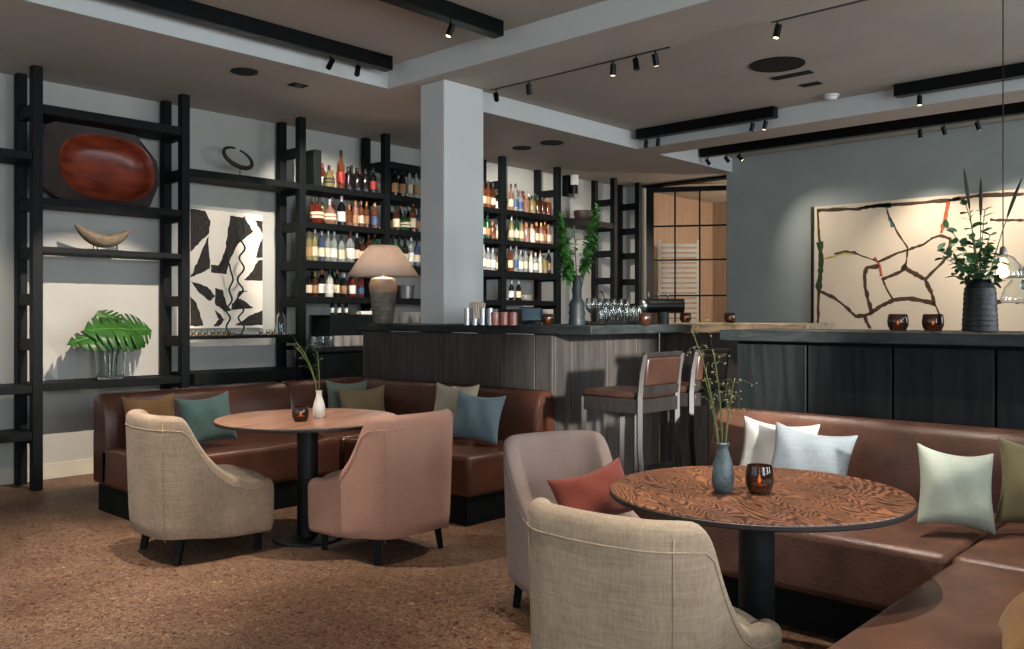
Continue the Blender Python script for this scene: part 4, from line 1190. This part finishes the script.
# ================================================================ BOTTLES
def bcol(name, c, tr=.55, rough=.12): return mat(name, c, rough, var=.1, trans=tr)
BM = {'amber': bcol('bottle_amber', (.50, .28, .16)), 'clear': bcol('bottle_clear', (.80, .84, .83), .7), 'green': bcol('bottle_green', (.10, .30, .17), .4),
      'dark': bcol('bottle_dark', (.09, .08, .08), .2), 'red': bcol('bottle_red', (.46, .17, .13), .45), 'yellow': bcol('bottle_yellow', (.58, .54, .36), .4),
      'blue': bcol('bottle_blue', (.27, .33, .45), .4), 'pink': bcol('bottle_pink', (.68, .50, .43), .5), 'brown': bcol('bottle_brown', (.30, .17, .10), .4), 'white': bcol('bottle_white', (.80, .80, .76), .1)}
LM = {'cream': mat('label_cream', (.82, .77, .66), .7), 'white': mat('label_white', (.86, .86, .83), .7), 'black': mat('label_black', (.10, .10, .10), .6), 'redl': mat('label_red', (.55, .15, .12), .6), 'tan': mat('label_tan', (.62, .46, .32), .7), 'bluel': mat('label_blue', (.25, .33, .48), .6)}
CM = {'blackc': mat('cap_black', (.07, .07, .07), .4), 'goldc': mat('cap_gold', (.62, .47, .24), .35, .7), 'redc': mat('cap_red', (.50, .13, .12), .4), 'corkc': mat('cap_cork', (.66, .46, .32), .8), 'silverc': mat('cap_silver', (.7, .7, .7), .3, .8)}
PROF = {
 'slim': (.032, [(0, 0), (.031, 0), (.033, .01), (.033, .19), (.028, .215), (.014, .24), (.013, .30)], .05, .14, .31),
 'whisky': (.038, [(0, 0), (.036, 0), (.038, .01), (.038, .165), (.034, .185), (.016, .21), (.0145, .26)], .04, .13, .275),
 'squat': (.055, [(0, 0), (.045, 0), (.056, .03), (.060, .07), (.052, .12), (.03, .15), (.015, .17), (.014, .215)], .045, .10, .23),
 'square': (.042, [(0, 0), (.042, 0), (.044, .01), (.044, .13), (.04, .15), (.017, .165), (.015, .19)], .03, .11, .215),
 'wine': (.037, [(0, 0), (.036, 0), (.037, .01), (.037, .18), (.033, .205), (.015, .235), (.014, .30)], .05, .13, .315),
 'tall': (.034, [(0, 0), (.033, 0), (.035, .02), (.033, .22), (.022, .25), (.0135, .27), (.013, .34)], .06, .16, .36)}
cache = {}
ORD = ['first', 'second', 'third', 'fourth', 'fifth', 'sixth', 'seventh', 'eighth', 'ninth', 'tenth', 'eleventh', 'twelfth', 'thirteenth', 'fourteenth']
def bottle(kind, c, lab, cap, loc, label, group, s=1.0):
    key = (kind, c, lab, cap)
    if key not in cache:
        R0, prof, l0, l1, top = PROF[kind]
        t = thing('bottle', loc, label, 'bottle', group=group)
        mb = MB(); n = 4 if kind == 'square' else 16
        if kind == 'square':
            mb.lathe(prof, n=16)
        else: mb.lathe(prof, n=16)
        mb.build('glass_body', BM[c], t, smooth=True, angle=60)
        rn = prof[-1][0]; zn = prof[-1][1]
        MB().lathe([(rn+.0015, zn-.035), (rn+.0015, top-.002), (rn-.002, top)], n=12).build('cap', CM[cap], t, smooth=True, angle=40)
        MB().lathe([(R0+.0012 if kind != 'squat' else .0605, l0), (R0+.0012 if kind != 'squat' else .058, l1)], n=16).build('paper_label', LM[lab], t, smooth=True, angle=40)
        cache[key] = t; t.scale = (s, s, s)
        return t
    r = copy_thing(cache[key], loc, random.uniform(0, 6), label, (s, s, s)); r['group'] = group
    return r
rows = [
 # bay, shelf name, shelf z, list of (px, kind, colour, label, cap, scale)
 ('beside the lampshade', 'top', 2.63, [(329,'squat','yellow','black','blackc',1),(341,'tall','amber','redl','blackc',1.12),(350,'square','dark','cream','blackc',1.15),(357,'square','dark','cream','blackc',1.15),(364,'square','dark','cream','blackc',1.15),(373,'whisky','dark','redl','blackc',1)]),
 ('beside the lampshade', 'second', 2.26, [(317,'squat','red','cream','blackc',1.15),(330,'squat','pink','cream','silverc',1.1),(341.5,'whisky','dark','white','silverc',1.1),(349,'square','amber','cream','corkc',1),(355.5,'slim','pink','tan','corkc',.9),(361,'slim','amber','cream','corkc',.9),(366.5,'slim','amber','tan','corkc',.9),(375,'whisky','amber','bluel','corkc',1)]),
 ('beside the lampshade', 'third', 1.885, [(309.5,'slim','yellow','tan','goldc',.95),(314.5,'tall','yellow','cream','silverc',.9),(321.5,'slim','blue','cream','silverc',.98),(328,'slim','clear','cream','silverc',1),(334,'slim','clear','white','silverc',1),(341.5,'whisky','clear','cream','blackc',1),(350.5,'whisky','clear','white','redc',1.15),(358,'slim','dark','cream','silverc',1),(364.5,'whisky','brown','cream','blackc',1),(371.5,'slim','brown','redl','redc',1),(378.5,'wine','green','cream','redc',1.1)]),
 ('beside the lampshade', 'lowest', 1.53, [(309,'whisky','dark','cream','blackc',.9),(314.5,'whisky','brown','tan','goldc',.9),(321.5,'whisky','dark','white','corkc',1),(329.5,'whisky','white','white','blackc',1),(337,'slim','dark','cream','goldc',.9),(344,'whisky','dark','tan','silverc',.9),(352.5,'whisky','red','white','redc',.95),(361,'whisky','red','bluel','blackc',.85)]),
 ('between lampshade and column', 'top', 2.63, [(394.5,'whisky','dark','tan','blackc',1.1),(402,'whisky','dark','tan','blackc',1.1),(409.5,'tall','clear','cream','silverc',.95),(416,'tall','clear','tan','silverc',.95)]),
 ('between lampshade and column', 'second', 2.26, [(396.5,'whisky','brown','cream','blackc',1),(405,'squat','green','cream','blackc',1),(413,'slim','amber','cream','corkc',1.1),(419,'whisky','blue','tan','blackc',1)]),
 ('between lampshade and column', 'third', 1.885, [(393,'wine','green','cream','blackc',1),(399,'wine','green','tan','blackc',1),(405,'wine','dark','cream','blackc',1),(411,'slim','clear','white','silverc',1.05),(417,'wine','blue','cream','blackc',1)]),
 ('right of the column', 'top', 2.63, [(486.5,'wine','amber','cream','blackc',1.05),(491.5,'wine','amber','tan','blackc',1.05),(497,'wine','brown','cream','blackc',1)]),
 ('right of the column', 'second', 2.26, [(488,'wine','green','cream','blackc',1),(493.5,'wine','green','tan','blackc',1),(498.5,'square','amber','cream','corkc',1)]),
 ('right of the column', 'third', 1.885, [(488,'slim','clear','white','silverc',1),(493,'whisky','clear','cream','silverc',1),(498,'whisky','clear','white','silverc',1)]),
 ('left of the tall plant', 'top', 2.63, [(511,'tall','pink','cream','blackc',.95),(515.5,'tall','clear','bluel','blackc',.98),(520.5,'whisky','clear','bluel','redc',1),(526,'square','pink','tan','corkc',1.1),(532.5,'square','yellow','cream','blackc',1.1),(538.5,'square','brown','cream','blackc',1.1),(545,'square','brown','cream','blackc',1.1),(551,'square','amber','cream','corkc',1.1)]),
 ('left of the tall plant', 'second', 2.26, [(511.5,'slim','yellow','cream','silverc',1),(516.5,'slim','green','cream','blackc',1),(521.5,'slim','yellow','cream','blackc',.95),(526.5,'square','pink','white','corkc',1.15),(531.5,'square','white','white','corkc',1.1),(536.5,'whisky','amber','cream','corkc',1),(541,'whisky','pink','cream','goldc',1),(546,'slim','amber','tan','goldc',.95),(551,'whisky','pink','cream','corkc',.95)]),
 ('left of the tall plant', 'third', 1.885, [(510.5,'slim','amber','cream','silverc',1),(516,'slim','clear','bluel','silverc',1.05),(520.5,'whisky','clear','white','silverc',1),(525.5,'slim','clear','cream','blackc',1),(531,'slim','white','white','corkc',.9),(535.5,'whisky','clear','white','silverc',.95),(540.5,'tall','white','cream','corkc',.82),(546.5,'square','yellow','tan','blackc',1.1),(552,'slim','dark','tan','silverc',1)]),
 ('left of the tall plant', 'lowest', 1.53, [(511.5,'whisky','dark','white','silverc',.9),(518.5,'whisky','dark','cream','silverc',.9)]),
]
WORD = {'amber': 'amber', 'clear': 'clear', 'green': 'green', 'dark': 'near-black', 'red': 'red', 'yellow': 'yellow', 'blue': 'blue', 'pink': 'rosy', 'brown': 'brown', 'white': 'white'}
random.seed(21)
BAYL = {'beside the lampshade': (4.907, 5.883), 'between lampshade and column': (5.957, 6.783), 'right of the column': (6.857, 7.683), 'left of the tall plant': (7.757, 8.723)}
for bay, sn, z, L in rows:
    rad = [PROF[k[1]][1][3][0]*k[5] if k[1] != 'squat' else .0605*k[5] for k in L]
    rad = [max(r, PROF[k[1]][0]*k[5])+.003 for r, k in zip(rad, L)]
    xs = [onS(k[0], Y=7.36).x for k in L]
    for _ in range(80):
        xs[0] = max(xs[0], BAYL[bay][0]+rad[0]+(.13 if bay == 'beside the lampshade' and sn == 'top' else 0)); xs[-1] = min(xs[-1], BAYL[bay][1]-rad[-1])
        for i in range(len(xs)-1):
            g = rad[i]+rad[i+1]-(xs[i+1]-xs[i])
            if g > 0: xs[i] -= g/2; xs[i+1] += g/2
    for i, (px, kind, c, lab, cap, s) in enumerate(L):
        p = Vector((xs[i], 7.36, z+.001))
        bottle(kind, c, lab, cap, p, '%s bottle, %s from left in front, %s shelf %s' % (WORD[c], ORD[i], sn, bay), 'bottles on the back bar shelves', s)
# second row, deeper on the same shelves
BAYX = {'beside the lampshade': (4.98, 5.84), 'between lampshade and column': (6.02, 6.5), 'right of the column': (7.2, 7.62), 'left of the tall plant': (7.83, 8.66)}
kinds = ['slim', 'whisky', 'wine', 'whisky', 'slim']
existing = list(cache.keys())
for bay, sn, z, L in rows:
    if sn == 'lowest' and 'plant' in bay: continue
    a, b = BAYX[bay]; nn = int((b-a)/.115)
    if bay == 'beside the lampshade' and sn == 'top': a += .25; nn -= 2
    for i in range(nn):
        key = random.choice(existing)
        while key[0] in ('squat', 'tall'): key = random.choice(existing)
        bottle(*key, Vector((a+(b-a)*(i+.5)/nn, 7.515, z+.001)), '%s bottle, %s from left in rear row, %s shelf %s' % (WORD[key[1]], ORD[i], sn, bay), 'bottles on the back bar shelves', random.uniform(.88, 1))

# ================================================================ GLASSES, CUPS
def tumbler(name, h, r, m, rt=None):
    rt = rt or r
    return MB().lathe([(0, 0), (r, 0), (rt, h), (rt-.004, h), (r-.004, .008), (0, .008)], n=16)
def put(mb, name, m, loc, label, cat, group=None):
    o = mb.build(name, m, smooth=True, angle=50, loc=loc); return tag(o, label, cat, group)
def row_of(proto, locs, labels, group):
    for k, p in enumerate(locs):
        o = proto if k == 0 else proto.copy()
        if k: col.objects.link(o)
        o.location = p; o['label'] = labels[k]; o['group'] = group
P0 = put(tumbler('t', .10, .042, None), 'drinking_glass', M['glass'], (0, 0, 0), '', 'glass')
row_of(P0, [Vector((4.86+.09*k, 7.03, 1.046)) for k in range(3)], ['clear tumbler, %s from left, on the back worktop left of the bar' % ORD[k] for k in range(3)], 'clear tumblers on the back worktop')
P1 = put(tumbler('t', .10, .047, None, .051), 'white_cup', M['china'], (0, 0, 0), '', 'cup')
row_of(P1, [Vector((5.13+.11*k, 7.05, 1.046)) for k in range(4)], ['white cup, %s from left, on the back worktop left of the bar' % ORD[k] for k in range(4)], 'white cups on the back worktop')
# black box with bottles and tray at left of lamp
t = thing('wine_cooler', (5.20, 7.255, 1.046), 'black box with a flat top left of the lamp base, on the back worktop', 'cooler')
MB().box(0, .65, 0, .33, 0, .29).build('cabinet', M['black'], t, bevel=.006)
MB().box(-.01, .66, -.0, .34, .29, .305).build('top_plate', M['blackmetal'], t)
# frosted panel behind cups: pale tray
o = MB().box(0, .22, 0, .2, 0, .04).build('serving_tray', M['china'], bevel=.006, loc=(5.60, 7.28, 1.352)); tag(o, 'white serving tray on the black box left of the lamp', 'tray')
for k, px in enumerate((342.5, 347.5, 352)):
    q = Vector((5.27+.085*k, 7.32, 1.352)); bottle('whisky', 'dark', 'white', 'blackc', q, 'small dark bottle, %s from left, on the black box left of the lamp' % ORD[k], 'bottles on the black box', .55)
t = thing('ice_bucket', onS(404, Y=7.38, z=1.531), 'wide steel bucket on the shelf between lampshade and column', 'bucket')
MB().lathe([(0, 0), (.10, 0), (.115, .14), (.108, .14), (.095, .01), (0, .01)], n=28).build('bucket_body', M['steel'], t, smooth=True, angle=50)
MB().lathe([(.115, .13), (.119, .135), (.115, .142)], n=28).build('rim', M['steel'], t, smooth=True)
# cups at the counter between lamp and column
for k, px in enumerate((403, 409, 415)):
    q = onC(px, 8.0, ZC+.001); q.y = min(q.y, 6.24)
    o = P1.copy(); col.objects.link(o); o.location = (5.22+k*.115, 6.16-k*.02, ZC+.001); o['label'] = 'small cup on the bar right of the lamp base, %s from the lamp' % ORD[k]; o['group'] = 'cups beside the lamp'
# small glasses on the thin shelf beneath painting
mglass = mat('amber_tea_glass', (.75, .55, .25), .2, var=.3, scale=20, trans=.3)
P2 = thing('shot_glass', (0, 0, 0), '', 'glass')
MB().lathe([(0, 0), (.018, 0), (.022, .05), (.019, .05), (.016, .004), (0, .004)], n=12).build('glass_body', M['glass'], P2, smooth=True, angle=50)
MB().lathe([(0, .004), (.0155, .004), (.017, .028), (0, .028)], n=10).build('amber_fill', mglass, P2, smooth=True, angle=50)
first = True
for k in range(16):
    x = 3.78+k*.062
    if abs(x-4.31) < .13 or x > 4.62: continue
    loc = (x, 7.30+.01*(k % 3), 1.166)
    o = P2 if first else copy_thing(P2, loc)
    o.location = loc; first = False
    o['label'] = 'small amber filled glass in the line on the thin shelf under the painting'; o['group'] = 'small glasses on the thin shelf'
# glass cloche and brass hook
q = onS(283, Y=7.40, z=1.166)
t = thing('glass_bottle_stopper', (4.74, 7.42, 1.166), 'clear glass carafe with dark cap at the right end of the thin shelf', 'carafe')
MB().lathe([(0, 0), (.045, 0), (.048, .02), (.048, .15), (.03, .20), (.022, .21), (.019, .21), (.026, .19), (.044, .15), (.044, .01), (0, .01)], n=24).build('glass_body', M['glass'], t, smooth=True, angle=50)
MB().lathe([(.024, .205), (.026, .25), (.02, .255)], n=16).build('cap', M['blackmetal'], t, smooth=True, angle=40)
# glasses stacked on the lowest shelf, right bay: plates
for k in range(4):
    o = MB().lathe([(0, 0), (.05, 0), (.085, .016), (.083, .019), (.05, .004), (0, .004)], n=24).build('white_plate', M['china'], smooth=True, angle=50, loc=(8.30, 7.42, 1.531+k*.0175))
    tag(o, 'white plate, %s from the bottom of the stack on the lowest right shelf' % ORD[k], 'plate', 'plates stacked on the lowest shelf')
P3 = put(tumbler('t', .09, .035, None), 'drinking_glass', M['glass'], (0, 0, 0), '', 'glass')
row_of(P3, [(7.93+(k % 3)*.085, 7.30 if k < 3 else 7.50, 1.531) for k in range(0)]+[(8.08, 7.52, 1.531), (8.16, 7.50, 1.531)], ['left clear glass behind the dark bottles on the lowest right shelf', 'right clear glass behind the dark bottles on the lowest right shelf'], 'glasses on the lowest shelf')

# ---- bar top clutter
# cutlery / straw holder
c = onC(470, 6.45, ZC+.001)
t = thing('straw_holder', c, 'ribbed steel holder full of paper napkins on the bar right of the column', 'holder', rz=R_(0))
for k in range(4): MB().lathe([(0, 0), (.021, 0), (.022, .125), (.019, .125), (.018, .01), (0, .01)], c=(-.03+.045*k, -.05*0-.035*k, 0), n=14).build('tube', M['steel'], t, smooth=True, angle=50)
mb = MB()
for k in range(5): mb.box(-.012+.016*k-.02, -.004+.016*k-.02, -.07, .0, .05, .165+.006*(k % 2), Matrix.Translation((.04, 0, 0)) @ Matrix.Rotation(-.1+.04*k, 4, 'Y'))
mb.build('napkins', M['canvas'], t, weld=False)
# row of small votive glasses, pink light painted into the glass colour
mpk = mat('rose_glass', (.75, .45, .38), .15, trans=.5)
P4 = put(tumbler('t', .095, .034, None), 'votive_glass', mpk, (0, 0, 0), '', 'glass')
row_of(P4, [onC(495+k*9, 6.45, ZC+.001) for k in range(3)], ['rosy votive glass, %s from left, on the bar right of the column' % ORD[k] for k in range(3)], 'rosy glasses on the bar')
# small tablet till and dark boxes
t = thing('till_screen', onC(533, 7.2, ZC+.001), 'dark tilted till screen on the bar behind the glowing candle', 'screen', rz=R_(-30))
MB().box(-.10, .10, -.005, .012, .02, .15, Matrix.Rotation(R_(-25), 4, 'X')).build('screen_panel', M['blackmetal'], t, bevel=.003)
MB().box(-.088, .088, -.008, -.005, .03, .14, Matrix.Rotation(R_(-25), 4, 'X')).build('display', mat('screen_glass', (.20, .27, .32), .15), t)
MB().box(-.06, .06, -.02, .10, 0, .02).build('stand', M['blackmetal'], t, bevel=.003)
o = MB().box(-.09, .09, -.06, .06, 0, .12).build('storage_box', M['blackmetal'], bevel=.006, loc=onC(511, 7.0, ZC+.001), rz=.3); tag(o, 'small dark box on the bar left of the till screen', 'box')
# rack of glasses
c = onC(614, 6.85, ZC+.001)
t = thing('glass_tray', c, 'dark tray of drinking glasses on the bar, right of the tall plant', 'tray', rz=R_(0))
MB().box(-.28, .28, -.13, .13, 0, .012).build('tray_base', M['black'], t, bevel=.003)
for s in (-1, 1): MB().box(-.28, .28, s*.13-.006, s*.13+.006, .012, .03).build('tray_rim', M['black'], t)
P5 = put(MB().lathe([(0, 0), (.030, 0), (.041, .05), (.043, .10), (.038, .135), (.035, .135), (.040, .10), (.037, .05), (.026, .008), (0, .008)], n=16), 'stemless_glass', M['glass'], (0, 0, 0), '', 'glass')
P6 = put(MB().lathe([(0, 0), (.034, 0), (.036, .004), (.005, .010), (.004, .07), (.02, .085), (.04, .115), (.042, .15), (.034, .19), (.031, .19), (.038, .15), (.036, .118), (.018, .09), (0, .082)], n=16), 'wine_glass', M['glass'], (0, 0, 0), '', 'glass')
locs = [(c.x-.225+.09*k, c.y-.065, c.z+.013) for k in range(6)]
row_of(P5, locs, ['stemless drinking glass, %s from left in the front row of the tray' % ORD[k] for k in range(6)], 'glasses in the tray on the bar')
locs = [(c.x-.225+.09*k, c.y+.055, c.z+.013) for k in range(6)]
row_of(P6, locs, ['wine glass, %s from left in the rear row of the tray' % ORD[k] for k in range(6)], 'glasses in the tray on the bar')
# black tap tower : horizontal cylinder on a post
c = onC(663, 7.25, ZC+.001)
t = thing('tap_tower', c, 'thick black horizontal cylinder on a post, beer tap on the bar', 'tap')
ax = Vector((.6777, -.7353, 0)); 
MB().cyl((0, 0, 0), (0, 0, .10), .048, 20).build('post', M['iron'], t, smooth=True, angle=40)
MB().cyl(-ax*.13+Vector((0, 0, .15)), ax*.17+Vector((0, 0, .15)), .058, 28).build('barrel', M['blackmetal'], t, smooth=True, angle=40, bevel=.0)
MB().lathe([(.05, 0), (.058, .01), (.058, .04), (.05, .05)], n=20, M4=Matrix.Translation(-ax*.185+Vector((0, 0, .15))) @ ax.to_track_quat('Z', 'Y').to_matrix().to_4x4()).build('end_cap', M['steel'], t, smooth=True, angle=40)
for k in range(3): MB().cyl(ax*(-.12+.08*k)+Vector((0, 0, .205)), ax*(-.12+.08*k)+Vector((0, 0, .27)), .007, 8).build('tap_handle', M['steel'], t, smooth=True)
# wire arch behind the glasses
c = onC(600, 7.15, ZC+.001)
t = thing('wire_stand', c, 'thin dark wire arch standing behind the tray of glasses', 'stand')
MB().tube([(-.07*math.cos(PI*k/12), 0, .14+.13*math.sin(PI*k/12)) if 0 < k < 12 else ((-.07 if k == 0 else .07), 0, .14) for k in range(13)], .005, 6).build('arch', M['iron'], t, smooth=True)
MB().tube([(-.07, 0, .005), (-.07, 0, .14)], .005, 6).build('foot', M['iron'], t); MB().tube([(.07, 0, .005), (.07, 0, .14)], .005, 6).build('foot', M['iron'], t)
MB().box(-.09, .09, -.04, .04, 0, .006).build('base', M['iron'], t)

# ================================================================ LIGHT
def area(name, loc, rot, sx, sy, e, c):
    L = bpy.data.lights.new(name, 'AREA'); L.shape = 'RECTANGLE'; L.size = sx; L.size_y = sy; L.energy = e; L.color = c
    o = bpy.data.objects.new(name, L); col.objects.link(o); o.location = loc; o.rotation_euler = rot; return o
COOL = (.87, .94, 1.0)
for i, (a, b) in enumerate(wy):  # area lamps added outside the assumed windows as daylight
    e = [90, 200, 150, 170, 130][i]
    area('window_daylight', ((a+b)/2, Y0-.25, 1.8), (R_(90), 0, 0), b-a, 2.2, e, COOL if i != 1 else (.90, .95, 1.0))
for a, b in wx_:  # the same added daylight at the assumed side windows
    area('window_daylight', (X0-.25, (a+b)/2, 1.8), (R_(90), 0, R_(-90)), b-a, 2.2, 30, COOL)
# added spot lamp beyond the second window, imitating low sun on the bar front
L_ = bpy.data.lights.new('low_sun', 'SPOT'); L_.energy = 36000; L_.spot_size = R_(5.2); L_.spot_blend = .25; L_.shadow_soft_size = .22; L_.color = (1, .93, .86)
o = bpy.data.objects.new('low_sun', L_); col.objects.link(o); d = Vector((-.533, -.836, .148)); o.location = Vector((5.5, 4.09, .85))+d*15; o.rotation_euler = d.to_track_quat('Z', 'Y').to_euler()
# assumed corridor lamp, added out of view behind the right wall
L_ = bpy.data.lights.new('corridor_light', 'POINT'); L_.energy = 230; L_.color = (1, .80, .62); L_.shadow_soft_size = .15
o = bpy.data.objects.new('corridor_light', L_); col.objects.link(o); o.location = (12.6, 4.9, 2.7)

w = bpy.data.worlds.new('world'); bpy.context.scene.world = w; w.use_nodes = True
bg = w.node_tree.nodes['Background']; bg.inputs['Color'].default_value = (.62, .78, 1, 1); bg.inputs['Strength'].default_value = .6

# ================================================================ CAMERA
cam = bpy.data.cameras.new('camera'); co = bpy.data.objects.new('camera', cam); col.objects.link(co)
co.location = (0, 0, H)
f = Vector((.7353, .6777, 0)); co.rotation_euler = f.to_track_quat('-Z', 'Y').to_euler()
cam.sensor_width = 36; cam.lens = 877/1024*36
cam.shift_y = -(324.5-315)/1024.0
cam.clip_start = .05; cam.clip_end = 100
bpy.context.scene.camera = co
s = bpy.context.scene
s.view_settings.view_transform = 'Standard'; s.view_settings.look = 'None'; s.view_settings.exposure = 0; s.view_settings.gamma = 1
s.view_settings.use_curve_mapping = False
